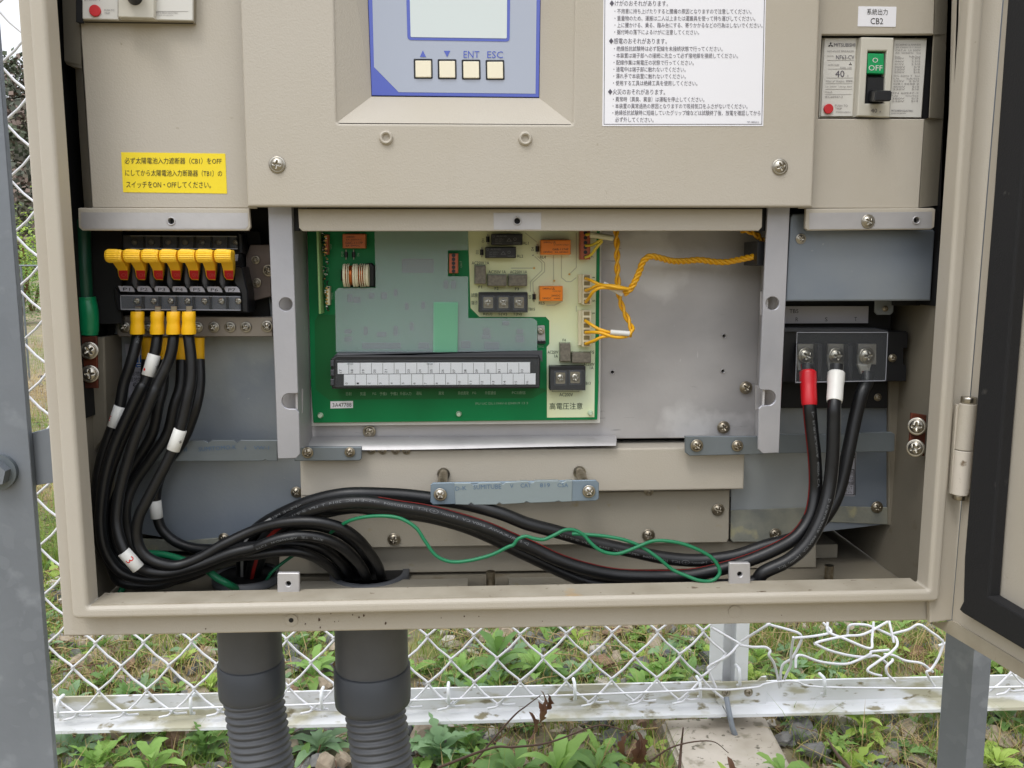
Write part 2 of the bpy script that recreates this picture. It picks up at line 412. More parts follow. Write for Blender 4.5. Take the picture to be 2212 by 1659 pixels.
def gravel():
    rnd = random.Random(3); b = MB()
    ico = bmesh.new(); bmesh.ops.create_icosphere(ico, subdivisions=2, radius=1); iv = [v.co.copy() for v in ico.verts]; jf = [tuple(v.index for v in f.verts) for f in ico.faces]; ico.free()
    ico = bmesh.new(); bmesh.ops.create_icosphere(ico, subdivisions=1, radius=1); kv = [v.co.copy() for v in ico.verts]; kf = [tuple(v.index for v in f.verts) for f in ico.faces]; ico.free()
    n = 0
    while n < 7600:
        if rnd.random() < .85: x = rnd.uniform(-1.15, 1.4); y = .3 + rnd.random() ** 1.1 * 2
        else: x = rnd.uniform(-5, -.5); y = rnd.uniform(1.2, 6)
        if in_foot(x, y): continue
        r = .005 + .021 * rnd.random() ** 2.0
        if noise.noise(Vector((x * 2.5, y * 2.5, 9))) < -.3: continue
        n += 1
        big = r > .010; V, F_ = (iv, jf) if big else (kv, kf)
        sx, sy, sz = rnd.uniform(.8, 1.5), rnd.uniform(.7, 1.2), rnd.uniform(.5, .9); o = Vector((rnd.random() * 50, 0, 0)); rot = Matrix.Rotation(rnd.random() * 6.28, 3, 'Z') @ Matrix.Rotation(rnd.uniform(-.4, .4), 3, 'X')
        pl = [(Vector((rnd.gauss(0, 1), rnd.gauss(0, 1), rnd.gauss(0, 1))).normalized(), rnd.uniform(.42, .8)) for _ in range(9)]
        vs = []
        for v in V:
            q = v * (1 + .28 * noise.noise(v * 1.6 + o))
            for nn, dd in pl:
                t = q.dot(nn)
                if t > dd: q = q - nn * (t - dd)
            q = rot @ Vector((q.x * sx, q.y * sy, q.z * sz)) * r
            vs.append(q + Vector((x, y, gh(x, y) + r * sz * rnd.uniform(.35, .8))))
        b.add(vs, F_, rnd.choice([0, 0, 1, 1, 2, 3, 4]))
    ms = [mat('stone_' + k, c, .85, var=(70, d), bump=(300, .6)) for k, c, d in (('grey', (122, 120, 116), (98, 98, 96)), ('tan', (162, 148, 128), (136, 122, 104)), ('dark', (76, 78, 80), (98, 98, 98)), ('pale', (186, 180, 168), (160, 152, 140)), ('brown', (134, 106, 82), (108, 86, 68)))]
    tag(b.obj('gravel', ms), 'broken grey and tan stones strewn over the ground', kind='stuff')
gravel()

def leafm(name, c1, c2, tr=.3):
    m = mat(name, c1, .6, var=(24, c2), bump=(220, .3)); t = m.node_tree; b = t.nodes['Principled BSDF']; o = [n for n in t.nodes if n.type == 'OUTPUT_MATERIAL'][0]
    g = t.nodes.new('ShaderNodeBsdfTranslucent'); x = t.nodes.new('ShaderNodeMixShader'); x.inputs[0].default_value = tr
    g.inputs[0].default_value = rgb(tuple(min(255, int(v * 1.1)) for v in c2))
    t.links.new(b.outputs[0], x.inputs[1]); t.links.new(g.outputs[0], x.inputs[2]); t.links.new(x.outputs[0], o.inputs[0]); return m
LM = [leafm('leaf_fresh', (112, 150, 66), (142, 176, 90)), leafm('leaf_mid', (90, 126, 62), (116, 150, 78)), leafm('leaf_bluish', (110, 142, 100), (138, 168, 122)), leafm('leaf_lime', (140, 168, 62), (168, 190, 92))]
grassm = leafm('grass_blade', (92, 120, 44), (132, 150, 62)); strawm = leafm('dry_straw', (186, 166, 116), (160, 134, 88), .15); deadm = leafm('withered_leaf', (120, 84, 60), (92, 62, 46), .15)
def leaf(b, base, dirv, ln, wd, up, curl, lobes=0, mi=0, rnd=random, wav=.1):
    """a folded, arching blade with a toothed or lobed outline"""
    d = Vector((dirv[0], dirv[1], 0)).normalized(); side = Vector((-d.y, d.x, 0)); n = 10 if not lobes else 16
    p = Vector(base); ang = up; vs = []; tw = rnd.uniform(-.3, .3)
    for i in range(n + 1):
        t = i / n; wv = (math.sin(math.pi * min(1, t ** 1.25)) ** .8 + .05) if not lobes else math.sin(math.pi * min(1, t ** .75 * 1.02)) * (1 - .25 * t) + .06
        if lobes: wv *= .35 + .65 * abs(math.sin(t * math.pi * lobes))
        else: wv *= 1 + wav * math.sin(t * 23 + ln * 99)
        wv *= wd / 2
        f = d * math.cos(ang) + Vector((0, 0, math.sin(ang))); un = Vector((0, 0, math.cos(ang))) - d * math.sin(ang)
        s2 = side * math.cos(tw * t) + un * math.sin(tw * t)
        vs += [p - s2 * wv + un * wv * .35, p.copy(), p + s2 * wv + un * wv * .35]
        p = p + f * ln / n; ang -= curl / n
    fs = []
    for i in range(n):
        a = i * 3; fs += [(a, a + 1, a + 4, a + 3), (a + 1, a + 2, a + 5, a + 4)]
    b.add(vs, fs, mi, True)
def weed(kind, seed, size, stem=0):
    rnd = random.Random(seed); b = MB(); st = MB(); n = {'rosette': 12, 'mugwort': 15, 'fern': 12}[kind]
    if stem: st.tube([Vector((0, 0, 0)), Vector((rnd.uniform(-.01, .01), 0, size * .6 * stem)), Vector((rnd.uniform(-.02, .02), rnd.uniform(-.02, .02), size * 1.2 * stem))], lambda t: .0028 - .0014 * t, 6)
    for i in range(n):
        a = i * 2.4 + rnd.uniform(-.3, .3); t = i / n; z = stem * size * 1.1 * t
        ln = size * rnd.uniform(.65, 1.05) * (1 - .4 * t * (1 if stem else .3)); up = rnd.uniform(.35, .7) + .55 * t
        leaf(b, (0, 0, z + .003), (math.cos(a), math.sin(a)), ln, ln * (rnd.uniform(.24, .36) if kind == 'rosette' else .42), up + rnd.uniform(-.1, .25), rnd.uniform(.6, 1.9), {'rosette': 0, 'mugwort': 4, 'fern': 6}[kind], 0, rnd, .12)
    return b, st
protos = {}
def place_weed(px, py, kind, seed, size, stem, m, label, name='weed', group='weeds growing under and behind the cabinet', z=0):
    p = G(px, py, z); t = thing(name, label, 'weed', (p.x, p.y, gh(p.x, p.y)), group)
    key = (kind, seed, size * .7, stem * .6); b, st = weed(*key)
    o = b.obj('foliage', LM[m] if not isinstance(m, list) else m, None); o.parent = t
    if st.v: s2 = st.obj('stem', LM[1], None); s2.parent = t
    return t
WEEDS = [ # base px x, y, kind, seed, size, stem, material, label
 (272, 1530, 'mugwort', 1, .085, .7, 1, 'dark weed with narrow leaves behind the fence rail, nearest the left post'),
 (225, 1490, 'rosette', 21, .08, .5, 1, 'upright weed with long pointed leaves seen through the mesh beside the left post'),
 (310, 1500, 'rosette', 2, .075, 0, 2, 'flat pale oval-leaved weed seen through the mesh left of the thinner conduit'),
 (455, 1500, 'rosette', 22, .09, .4, 3, 'lime weed right against the left side of the thinner conduit behind the mesh'),
 (395, 1440, 'fern', 23, .08, .3, 3, 'small yellow-green feathery weed high in the mesh between left post and thinner conduit'),
 (215, 1680, 'mugwort', 3, .11, .5, 0, 'lobed green weed below the rail at the foot of the left post'),
 (165, 1640, 'rosette', 24, .10, .3, 2, 'grey-green weed with a long leaf touching the left post below the rail'),
 (330, 1700, 'rosette', 4, .12, .9, 0, 'tall bright weed below the rail midway between left post and thinner conduit'),
 (440, 1650, 'mugwort', 5, .10, .9, 1, 'jagged dark-leaved weed below the rail just left of the thinner conduit'),
 (680, 1470, 'rosette', 6, .10, .8, 0, 'leafy weed seen through the mesh between the two conduits'),
 (640, 1500, 'mugwort', 25, .07, .3, 1, 'low dark weed at the right edge of the thinner conduit behind the rail'),
 (690, 1630, 'rosette', 7, .12, .2, 2, 'broad pale rosette below the rail between the two conduits'),
 (1075, 1470, 'rosette', 8, .15, .9, 1, 'largest leafy weed behind the mesh to the right of the thicker conduit'),
 (1000, 1475, 'fern', 26, .10, .5, 0, 'feathery weed behind the mesh just right of the thicker conduit'),
 (1160, 1480, 'rosette', 9, .13, .6, 0, 'bright strap-leaved weed behind the mesh below the middle of the board'),
 (1215, 1490, 'mugwort', 27, .09, .4, 1, 'dark low weed hugging the rail under the circuit board'),
 (1420, 1490, 'rosette', 10, .10, .3, 0, 'green weed with blunt leaves behind the mesh left of the fence post'),
 (1390, 1440, 'fern', 28, .07, .2, 3, 'small light weed high in the mesh left of the fence post'),
 (1640, 1440, 'rosette', 29, .08, .4, 0, 'pale weed just right of the white fence post behind the torn mesh'),
 (1700, 1480, 'rosette', 30, .09, .3, 2, 'grey-green weed below the left end of the tangled wires'),
 (1800, 1470, 'mugwort', 11, .09, .3, 2, 'scruffy weed behind the middle of the tangled wires'),
 (1990, 1480, 'rosette', 31, .05, .2, 0, 'tiny green weed behind the rail beside the right leg'),
 (950, 1660, 'mugwort', 12, .14, .6, 2, 'lobed grey-green weed below the rail right of the thicker conduit'),
 (1010, 1640, 'fern', 32, .12, .5, 1, 'feathery dark weed under the rail below the middle of the mesh'),
 (1205, 1730, 'rosette', 13, .15, .7, 0, 'tall weed with a broad upright leaf overlapping the rail'),
 (1120, 1710, 'rosette', 33, .14, .3, 1, 'wide-leaved weed at the bottom edge left of the tall one'),
 (1290, 1700, 'rosette', 14, .13, .4, 1, 'dark green weed at the bottom edge left of the concrete footing'),
 (1690, 1710, 'rosette', 15, .11, .5, 0, 'weed with upright oval leaves in front of the concrete footing'),
 (1720, 1600, 'rosette', 34, .06, .3, 1, 'small weed at the right side of the concrete footing'),
 (1860, 1610, 'rosette', 16, .09, .8, 3, 'upright lime-leaved weed in the grass left of the right leg'),
 (1800, 1640, 'fern', 35, .08, .3, 0, 'fine green weed in the grass between footing and right leg'),
 (1960, 1640, 'mugwort', 36, .07, .3, 1, 'low weed beside the left edge of the right leg'),
 (2170, 1580, 'rosette', 17, .11, .3, 1, 'dark weed below the rail at the right edge of the photo'),
 (2150, 1680, 'rosette', 18, .10, .6, 3, 'yellow-green weed at the bottom right corner beside the right leg')]
for a in WEEDS: place_weed(*a[:8])
def grass():
    rnd = random.Random(11); b = MB()
    def blade(x, y, h, mi, bend):
        a = rnd.random() * 6.28; z = gh(x, y) - .002; d = Vector((math.cos(a), math.sin(a), 0)); s = Vector((-d.y, d.x, 0)) * rnd.uniform(.0007, .0018); p = Vector((x, y, z)); vs = []
        for i in range(4):
            t = i / 3; q = p + d * bend * h * t * t + Vector((0, 0, h * t * (1 - .3 * bend * t)))
            vs += [q - s * (1 - t), q + s * (1 - t)]
        b.add(vs, [(0, 1, 3, 2), (2, 3, 5, 4), (4, 5, 7, 6)], mi, True)
    for _ in range(4200):
        x = rnd.uniform(-1.15, 1.35); y = rnd.uniform(.3, 2.3); dry = rnd.random() < .38; k = rnd.randint(6, 20)
        if noise.noise(Vector((x * 1.7, y * 1.7, 31))) < -.12: continue
        if x > .45 and rnd.random() < .5: k *= 2
        for _ in range(k):
            xx = x + rnd.gauss(0, .035); yy = y + rnd.gauss(0, .035)
            if in_foot(xx, yy): continue
            blade(xx, yy, rnd.uniform(.02, .07) * (1.5 if rnd.random() < .06 else 1), 1 if dry else 0, rnd.uniform(.3, 1.2))
    for _ in range(11000):      # rough field seen through the strip left of the cabinet
        y = 1.6 + rnd.random() ** 1.6 * 7; x = -(y + .55) * rnd.uniform(.38, .66)
        blade(x, y, rnd.uniform(.05, .2), 1 if noise.noise(Vector((x, y * .7, 3))) > -.12 and y > 2.2 else 0, rnd.uniform(.4, 1.4))
    tag(b.obj('grass', [grassm, strawm]), 'tufts of green and dry grass between the stones', kind='stuff')
    b = MB()
    for _ in range(6500):
        x = rnd.uniform(-1.5, 1.7); y = rnd.uniform(.3, 2.8); 
        if rnd.random() < .35: y = 1 + rnd.random() * 4; x = -(y + .55) * rnd.uniform(.4, .65)
        if in_foot(x, y): continue
        a = rnd.random() * 6.28; ln = rnd.uniform(.02, .10); z = gh(x, y) + .002; p = Vector((x, y, z + rnd.random() * .02)); d = Vector((math.cos(a), math.sin(a), rnd.uniform(-.1, .35))) * ln; m_ = p + d * .5 + Vector((rnd.gauss(0, .004), rnd.gauss(0, .004), .004))
        b.tube([p, m_, p + d], rnd.uniform(.0005, .0012), 4, rnd.choice([0, 0, 1]), False)
    tag(b.obj('dry_litter', [strawm, deadm]), 'dry stalks and straw lying on the ground', kind='stuff')
grass()
def low_cover():
    rnd = random.Random(29); b = MB()
    for _ in range(6500):
        x = rnd.uniform(-1.2, 1.4); y = rnd.uniform(.3, 2.8)
        if _ % 4 == 0: y = 1 + rnd.random() * 3; x = -(y + .55) * rnd.uniform(.4, .65)
        if in_foot(x, y) or noise.noise(Vector((x * 2, y * 2, 20))) < -.05: continue
        a = rnd.random() * 6.28; big = 1 + (rnd.random() < .12) * rnd.random() * 1.2
        for k in range(rnd.randint(2, 5)): leaf(b, (x, y, gh(x, y) + .004), (math.cos(a + k * 2.1), math.sin(a + k * 2.1)), rnd.uniform(.010, .030) * big, rnd.uniform(.004, .010) * big, rnd.uniform(.2, .9), rnd.uniform(.2, 1), 0, rnd.choice([0, 1, 1, 2, 3]), rnd)
    for _ in range(1200):
        x = rnd.uniform(-1.1, 1.3); y = rnd.uniform(.32, 2.2); sz = rnd.uniform(.025, .06); mi = rnd.choice([0, 0, 1, 1, 2, 3]); lob = rnd.choice([0, 0, 0, 4])
        if in_foot(x, y) or abs(y - FY) < .03: continue
        a = rnd.random() * 6.28; n_ = rnd.randint(4, 9)
        for k in range(n_): leaf(b, (x, y, gh(x, y) + .004), (math.cos(a + k * 2.4), math.sin(a + k * 2.4)), sz * rnd.uniform(.6, 1.1), sz * (rnd.uniform(.22, .34) if not lob else .5), rnd.uniform(.4, 1.35), rnd.uniform(.5, 1.6), lob, mi, rnd)
    tag(b.obj('ground_cover', LM), 'low green ground cover of tiny leaves among the stones', kind='stuff')
low_cover()
def spray(name, label, pts, r, leaves, m=deadm):
    t = thing(name, label, 'twig', P(*pts[0][:2], pts[0][2]))
    v = smooth([P(x, y, d) for x, y, d in pts], 6); MB().tube(v, lambda t: r * (1 - .6 * t), 6).obj('stalk', mat('twig_bark', (82, 62, 50), .8), t)
    b = MB(); rnd = random.Random(len(label))
    for (x, y, d, ln, a) in leaves: leaf(b, P(x, y, d), (math.cos(a), math.sin(a) * .3), ln, ln * .4, -.9, 1.6, 0, 0, rnd, .4)
    if leaves: b.obj('dry_leaf', m, t)
# dead stems in front of the rail
a_ = T('D3', -420, 1510); 
spray('dead_stem', 'thin dead stem curving over the tall weed at the bottom', [(*T('D2', 1550, 1659), .55), (*T('D2', 2000, 1490), .55), (*T('D3', 30, 1480), .55), (*T('D3', 330, 1440), .56), (*T('D3', 720, 1300), .58), (*T('D3', 900, 1320), .58), (*T('D3', 980, 1350), .58)], .0019, [(*T('D3', 990, 1370), .57, .04, 4), (*T('D3', 1060, 1340), .57, .05, 5.2), (*T('D3', 1100, 1400), .57, .045, 4.6)])
spray('dead_stem', 'short dead stem ending in a curled brown leaf in front of the rail', [(*T('D2', 1850, 1620), .6), (*T('D3', 0, 1240), .62), (*T('D3', 130, 1130), .62), (*T('D3', 250, 1040), .62)], .0016, [(*T('D3', 250, 1000), .61, .035, .3), (*T('D3', 150, 1180), .61, .05, 5.4), (*T('D3', 230, 1090), .61, .04, 5), (*T('D3', 300, 1020), .61, .03, 1)])
spray('dry_stalk', 'upright dry brown stalk standing in front of the concrete footing', [(*T('D3', 1430, 1700), .5), (*T('D3', 1445, 1500), .52), (*T('D3', 1465, 1315), .52)], .0024, [])
spray('dry_stalk', 'arched dry stem lying over the concrete footing', [(*T('D3', 1180, 1600), .5), (*T('D3', 1400, 1470), .5), (*T('D3', 1700, 1430), .52), (*T('D3', 1850, 1530), .52)], .0013, [(*T('D3', 1840, 1560), .5, .05, 4.9)])
spray('dry_stalk', 'pale dry reed leaning at the bottom edge right of the footing', [(*T('D4', 740, 1680), .42), (*T('D4', 620, 1540), .45), (*T('D4', 540, 1410), .48)], .0030, [])

# hill and wood far behind, seen left of the cabinet
def hill():
    def top(a): return 11.5 + 2.2 * math.sin(a * 3 + 1) + 1.4 * math.sin(a * 7.3)
    v = []; NA = 120; rs = [(46, 0), (54, .45), (64, .85), (80, 1), (110, 1.05)]
    for r, h in rs:
        for i in range(NA):
            a = 6.28318 * i / NA; v.append((r * math.cos(a), r * math.sin(a), h * top(a) + .6 * noise.noise(Vector((r * math.cos(a) * .1, r * math.sin(a) * .1, 0))) - .3))
    f = [(j * NA + i, j * NA + (i + 1) % NA, (j + 1) * NA + (i + 1) % NA, (j + 1) * NA + i) for j in range(len(rs) - 1) for i in range(NA)]
    tag(link('hill', v, f, mat('wooded_slope', (86, 86, 74), .95, var=(.3, (104, 94, 80))), smoothf=True), 'low wooded hills round the field', kind='structure')
    rnd = random.Random(5); b = MB()
    for _ in range(2600):
        a = rnd.uniform(1.75, 2.75) if rnd.random() < .85 else rnd.uniform(0, 6.28); r = rnd.uniform(46, 82); u = min(1, max(0, (r - 46) / 22)); x, y = r * math.cos(a), r * math.sin(a); z = u ** .8 * top(a) * .97; s = rnd.uniform(.5, 1.25); mi = rnd.choice([0, 0, 1, 2, 2, 3])
        for _ in range(40):
            d = Vector((rnd.gauss(0, 1), rnd.gauss(0, 1), rnd.gauss(0, 1.1))).normalized() * s * rnd.uniform(.5, 1); q = Vector((x, y, z + s * .7)) + d
            w_ = Vector((rnd.gauss(0, 1), rnd.gauss(0, 1), rnd.gauss(0, 1))).normalized(); c = d.cross(w_).normalized() * .16 * s; e = w_ * .16 * s
            b.add([q - c, q + e, q + c, q - e], [(0, 1, 2, 3)], mi)
    tag(b.obj('distant_wood', [mat('wood_' + k, c, .9) for k, c in (('green', (88, 96, 76)), ('dark', (78, 82, 70)), ('brown', (124, 108, 98)), ('olive', (104, 102, 82)))]), 'far wooded hillside left of the cabinet', kind='stuff')
hill()
def bush(name, label, x, y, s, m):
    t = thing(name, label, 'bush', (x, y, gh(x, y))); rnd = random.Random(int(s * 100)); b = MB(); st = MB()
    for i in range(5): st.tube([Vector((x, y, 0)), Vector((x + rnd.gauss(0, s * .3), y + rnd.gauss(0, s * .3), s * 1.1))], .02, 5)
    for _ in range(2600):
        d = Vector((rnd.gauss(0, .42), rnd.gauss(0, .42), rnd.gauss(.8, .42))) * s
        if d.z < .02: continue
        a = rnd.random() * 6.28; leaf(b, (x + d.x, y + d.y, d.z), (math.cos(a), math.sin(a)), s * .07, s * .03, rnd.uniform(-.3, 1), .8, 0, 0, rnd)
    b.obj('foliage', m, t); st.obj('stem', deadm, t)
q_ = G(30, 640, 0)
for (px, yy, s, m, lb) in ((30, 11, .6, LM[1], 'green bush at the edge of the field left of the cabinet'), (60, 14, 1.0, LM[3], 'yellow-green bush farther off in the field')):
    p = P(px, 560, yy); bush('bush', lb, p.x, yy, s, m)
# far thin fence across the field
t = thing('field_fence', 'thin grey pipe fence across the field seen left of the cabinet', 'fence', P(40, 600, 5.5))
p = P(38, 574, 5.5); tube('rail', [Vector((p.x - 3, 5.5, p.z)), Vector((p.x + 2.4, 5.5, p.z))], .006, bgal, t)
for i in range(3):
    xx = p.x + .02 + (i - 1) * 1.1; tube('post', [Vector((xx, 5.5, gh(xx, 5.5) - .05)), Vector((xx, 5.5, p.z))], .007, bgal, t)

# ================================================================== chain-link fence
def fence():
    t = thing('chain_link_fence', 'white vinyl chain-link fence with torn mesh and mossy angle rail behind the cabinet', 'fence', P(1000, 1560, FY))
    n0 = P(205.6, 1390, FY); dx = P(309.6, 1389, FY).x - n0.x; dz = n0.z - P(206, 1493, FY).z
    zb = P(300, 1545, FY).z; b = MB(); r = .0019
    j0 = int((-1.3 - n0.x) / (dx / 2)); j1 = int((1.6 - n0.x) / (dx / 2))
    ztop = 1.45
    for j in range(j0, j1):
        xl = n0.x + j * dx / 2; rows = int((ztop - zb) / (dz / 2)); run = []
        for k in range(-3, rows):
            z = n0.z + k * dz / 2
            left = (k - j) % 2 == 0
            x = (xl - r * .9) if left else (xl + dx / 2 + r * .9)
            p = Vector((x, FY + (.0035 if left else -.0035) * 0, z)); q = PX(p)
            bad = (1612 < q[0] < 2060 and q[1] > 1335) or z < zb - .004
            if bad:
                if len(run) > 1: b.tube(run, r, 6)
                run = []
            else:
                if run:
                    a = run[-1]; s = .0018 if left else -.0018
                    for u in (.12, .5, .88): run.append(a.lerp(p, u) + Vector(((-.0012 if left else .0012) * math.sin(u * 3.14) * 2, s, -.0012 * math.sin(u * 3.14))))
                run.append(p)
        if len(run) > 1: b.tube(run, r, 6)
    # cut ends turned outward along the bottom knuckles
    for j in range(j0 // 2, j1 // 2 + 1):
        for k in range(-4, 0):
            pass
    for (tl, x) in [('D1', 650), ('D1', 1050), ('D1', 1460), ('D1', 1865), ('D2', 490), ('D2', 1290), ('D2', 1655), ('D2', 2080), ('D3', 705), ('D3', 1105), ('D3', 1480), ('D4', 2080)]:
        px = T(tl, x, 0)[0]; py = T('D1', 0, 1222)[1] - (px - 165) * .0265
        if tl == 'D4': py = T('D4', 0, 1010)[1]
        b.tube([P(px - 27, py + 7, FY - .004), P(px - 8, py + 3, FY - .004), P(px, py - 3, FY), P(px + 8, py - 12, FY)], r, 6)
        b.tube([P(px + 2, py - 3, FY + .003), P(px + 12, py - 1, FY + .003), P(px + 33, py - 3, FY + .003)], r, 6)
    b.obj('wire_mesh', wirew, t)
    TW = ['D3 1700,460@.75 1925,590 1950,612@.75 2060,630@.73 2160,630 2205,660 D4 40,700@.72 80,760 110,860 130,975@.745',
          'D3 1940,600@.75 1850,700@.74 1690,790@.75 1680,830 1710,900 1745,975@.75', 'D3 1960,580@.75 2160,455@.72 2200,430 D4 30,435@.72 180,475 290,510 320,550 300,610@.73 240,720 160,780 140,880 150,965@.745',
          'D4 250,545@.71 238,620 228,700 228,780 190,860 165,930@.745', 'D4 255,552@.71 400,540 540,515 568,488 500,420@.75', 'D4 540,418@.74 548,500 700,565@.72 900,642@.71 918,560 932,415@.74',
          'D4 430,600@.70 500,575 700,535 850,520@.74 1050,415@.76', 'D4 430,602@.70 560,660 720,700 860,715@.72 960,705 1050,772@.73', 'D4 268,805@.68 275,712 330,703 480,755@.70 680,775 800,740 900,690@.72 918,668 1060,655@.75',
          'D4 710,522@.77 730,445 850,440 930,462@.76 1080,530 1125,558 1130,620@.72 1060,690 960,760 880,822@.69 920,855 1000,875@.69', 'D4 1063,405@.75 1080,480 1105,592@.73', 'D4 1100,515@.76 1230,480 1320,438@.75 1420,500 1500,560 1522,605@.75 1480,730 1420,820 1382,842@.74 1410,900 1450,960@.75',
          'D4 1020,690@.74 1100,700 1200,745 1340,770@.74 1435,840@.75', 'D4 1092,735@.69 1090,750 1040,800@.68 1050,860 1115,925@.68', 'D4 1485,618@.75 1560,590@.75']
    b = MB()
    for s in TW: b.tube(path(s, 5), r * 1.1, 8)
    b.obj('torn_wire', wirew, t)
    s = 'D1 -800,1215@.745 450,1190 1930,1140 D2 220,1128 750,1105 1290,1085 2212,1055 D3 900,1025 1490,1000@.745 1620,988@.74 1850,992@.735 2100,970@.73 D4 0,945@.73 150,922@.73 280,925@.735 480,970@.745 1480,980@.745 2212,966 3500,920@.745'
    tube('tension_wire', path(s, 5), .0017, wirew, t, 8)
    # angle rail: upright leg plus a leg lying toward the viewer
    zt = P(1150, 1481, FY + .02).z; zc = P(1150, 1481 + 46, FY + .018).z; y0 = FY + .018
    for nm, xa, xb, dzr in (('rail', -1.6, P(1566, 1480, FY).x, 0), ('rail', P(1569, 1480, FY).x, 1.9, -.0012)):
        b = MB(); b.box((xa, y0, zc + dzr), (xb, y0 + .004, zt + dzr))
        xs = [xa + (xb - xa) * i / 40 for i in range(41)]
        prof = [(y0, zc + .0), (y0 - .006, zc - .003), (y0 - .031, zc - .004), (y0 - .032, zc - .0085), (y0 - .005, zc - .0078), (y0 + .0035, zc - .004)]
        vs = [(x, y, z + dzr) for x in xs for y, z in prof]; n = len(prof)
        b.add(vs, [(i * n + (k + 1) % n, i * n + k, (i + 1) * n + k, (i + 1) * n + (k + 1) % n) for i in range(40) for k in range(n)])
        b.obj(nm, rail_m, t)
    # joint plate with bolts and ground clamp
    plate('joint_plate', 'D3 1745,930 2100,920 2130,885 D4 20,880 20,1155 D3 1790,1165 1735,1060', y0 - .004, rail_m, t, .003)
    for x in (1830, 2020): screw('D3', x, 1015, 40, y0 - .004, t, 'd')
    for tl, x, y in (('D1', 495, 1165), ('D1', 1625, 1140), ('D2', 560, 1095), ('D2', 1640, 1055), ('D3', 540, 1020), ('D3', 1605, 1000), ('D4', 510, 975), ('D3', 1940, 900)):
        c = P(*T(tl, x, y), FY - .003); MB().tube([c + Vector((0, .02, .014)), c + Vector((0, .002, .016)), c + Vector((0, -.002, .008)), c + Vector((.001, -.002, -.01)), c + Vector((.001, .01, -.016))], .0028, 6).obj('mesh_clip', whitef, t)
    # post: channel with two flanges
    xa, xb = P(*T('D3', 1655, 800), FY + .05).x, P(*T('D3', 1975, 800), FY + .05).x; y1 = FY + .026
    b = MB(); b.box((xa, y1, .02), (xa + .018, y1 + .004, 1.5)); b.box((xb - .018, y1, .02), (xb, y1 + .004, 1.5))
    b.box((xa + .018, y1 + .0, .02), (xa + .0215, y1 + .03, 1.5)); b.box((xb - .0215, y1, .02), (xb - .018, y1 + .03, 1.5)); b.box((xa + .0215, y1 + .026, .02), (xb - .0215, y1 + .03, 1.5))
    b.obj('post', whitef, t)
    c = P(*T('D3', 1860, 1210), y0 - .04); MB().tube([c + Vector((0, .02, .02)), c, c + Vector((.004, -.004, -.02)), c + Vector((.01, -.004, -.035))], .0045, 8).obj('ground_clamp', galv, t)
fence()
def footing():
    b = MB(); lo = [Vector((p.x, p.y, -.1)) for p in FOOT]; b.add(FOOT + lo, [(3, 2, 1, 0), (0, 1, 5, 4), (1, 2, 6, 5), (2, 3, 7, 6), (3, 0, 4, 7)])
    bm = bmesh.new(); me = bpy.data.meshes.new('t'); me.from_pydata(b.v, [], b.f); bm.from_mesh(me); bmesh.ops.recalc_face_normals(bm, faces=bm.faces)
    bmesh.ops.bevel(bm, geom=[e for e in bm.edges if not e.is_boundary], offset=.006, segments=2, affect='EDGES'); bmesh.ops.subdivide_edges(bm, edges=bm.edges, cuts=3, use_grid_fill=True)
    for v in bm.verts: v.co += Vector((0, 0, 1)) * .003 * noise.noise(v.co * 30)
    bm.to_mesh(me); bm.free()
    o = link('concrete_footing', [v.co for v in me.vertices], [tuple(p.vertices) for p in me.polygons], conc)
    tag(o, 'square weathered concrete footing at the base of the white fence post', 'footing')
footing()

# ================================================================== galvanised legs
t = thing('steel_post', 'mottled galvanised angle post with a hex bolt at the left edge', 'post', (P(20, 1600, .2).x, .2, 0), 'galvanised posts carrying the cabinet')
xr = P(*T('C1', 270, 600), .2).x
b = MB(); b.plate([(-160, -1500), (-192, -1500), (-12, 0), (118, 1659), (150, 2080), (-20, 2080)], .2, .006, bev=.0006); b.obj('angle_section', galv, t); b = MB(); q0, q1 = P(-40, 1659, .205), P(-170, 0, .205); b.add([q0, q0 + Vector((0, .06, 0)), q1 + Vector((0, .06, 0)), q1], [(0, 1, 2, 3)]); b.obj('rear_leg', galv, t)
c = P(*T('C1', 5, 765), .2); b = MB()
hx = [Vector((c.x + .0115 * math.cos(i * 1.0472 + .25), .194 - .0075, c.z + .0115 * math.sin(i * 1.0472 + .25))) for i in range(6)]
b.add(hx + [v + Vector((0, .012, 0)) for v in hx], [tuple(range(6))] + [(i, i + 6, (i + 1) % 6 + 6, (i + 1) % 6) for i in range(6)]); b.obj('hex_bolt', galv, t)
MB().tube([Vector((c.x, .2005, c.z)), Vector((c.x, .1955, c.z))], .0155, 32).obj('washer', bgal, t)
t = thing('mounting_rail', 'flat galvanised mounting bar joining the left post to the cabinet', 'bracket', P(*T('C1', 320, 640), .2065))
plate('bar', [T('C1', -200, 470), T('C1', 250, 445), T('C1', 480, 385), T('C1', 520, 860), T('C1', 425, 868), T('C1', 290, 890), T('C1', -200, 900)], .208, galv, t, .006)
t = thing('steel_post', 'galvanised angle leg below the right end of the cabinet', 'post', (P(2080, 1640, .2).x, .2, 0), 'galvanised posts carrying the cabinet')
x0, x1, x2 = P(*T('D4', 1515, 1100), .225).x, P(*T('D4', 1755, 1100), .2).x, P(*T('D4', 1905, 1100), .2).x
b = MB(); b.box((x1, .2, -.05), (x2, .206, 1.7)); b.add([(x1, .2, -.05), (x0, .226, -.05), (x0 + .002, .23, -.05), (x1, .207, -.05), (x1, .2, 1.7), (x0, .226, 1.7), (x0 + .002, .23, 1.7), (x1, .207, 1.7)], [(1, 0, 4, 5), (2, 1, 5, 6), (3, 2, 6, 7)]); b.obj('angle_section', galv, t)

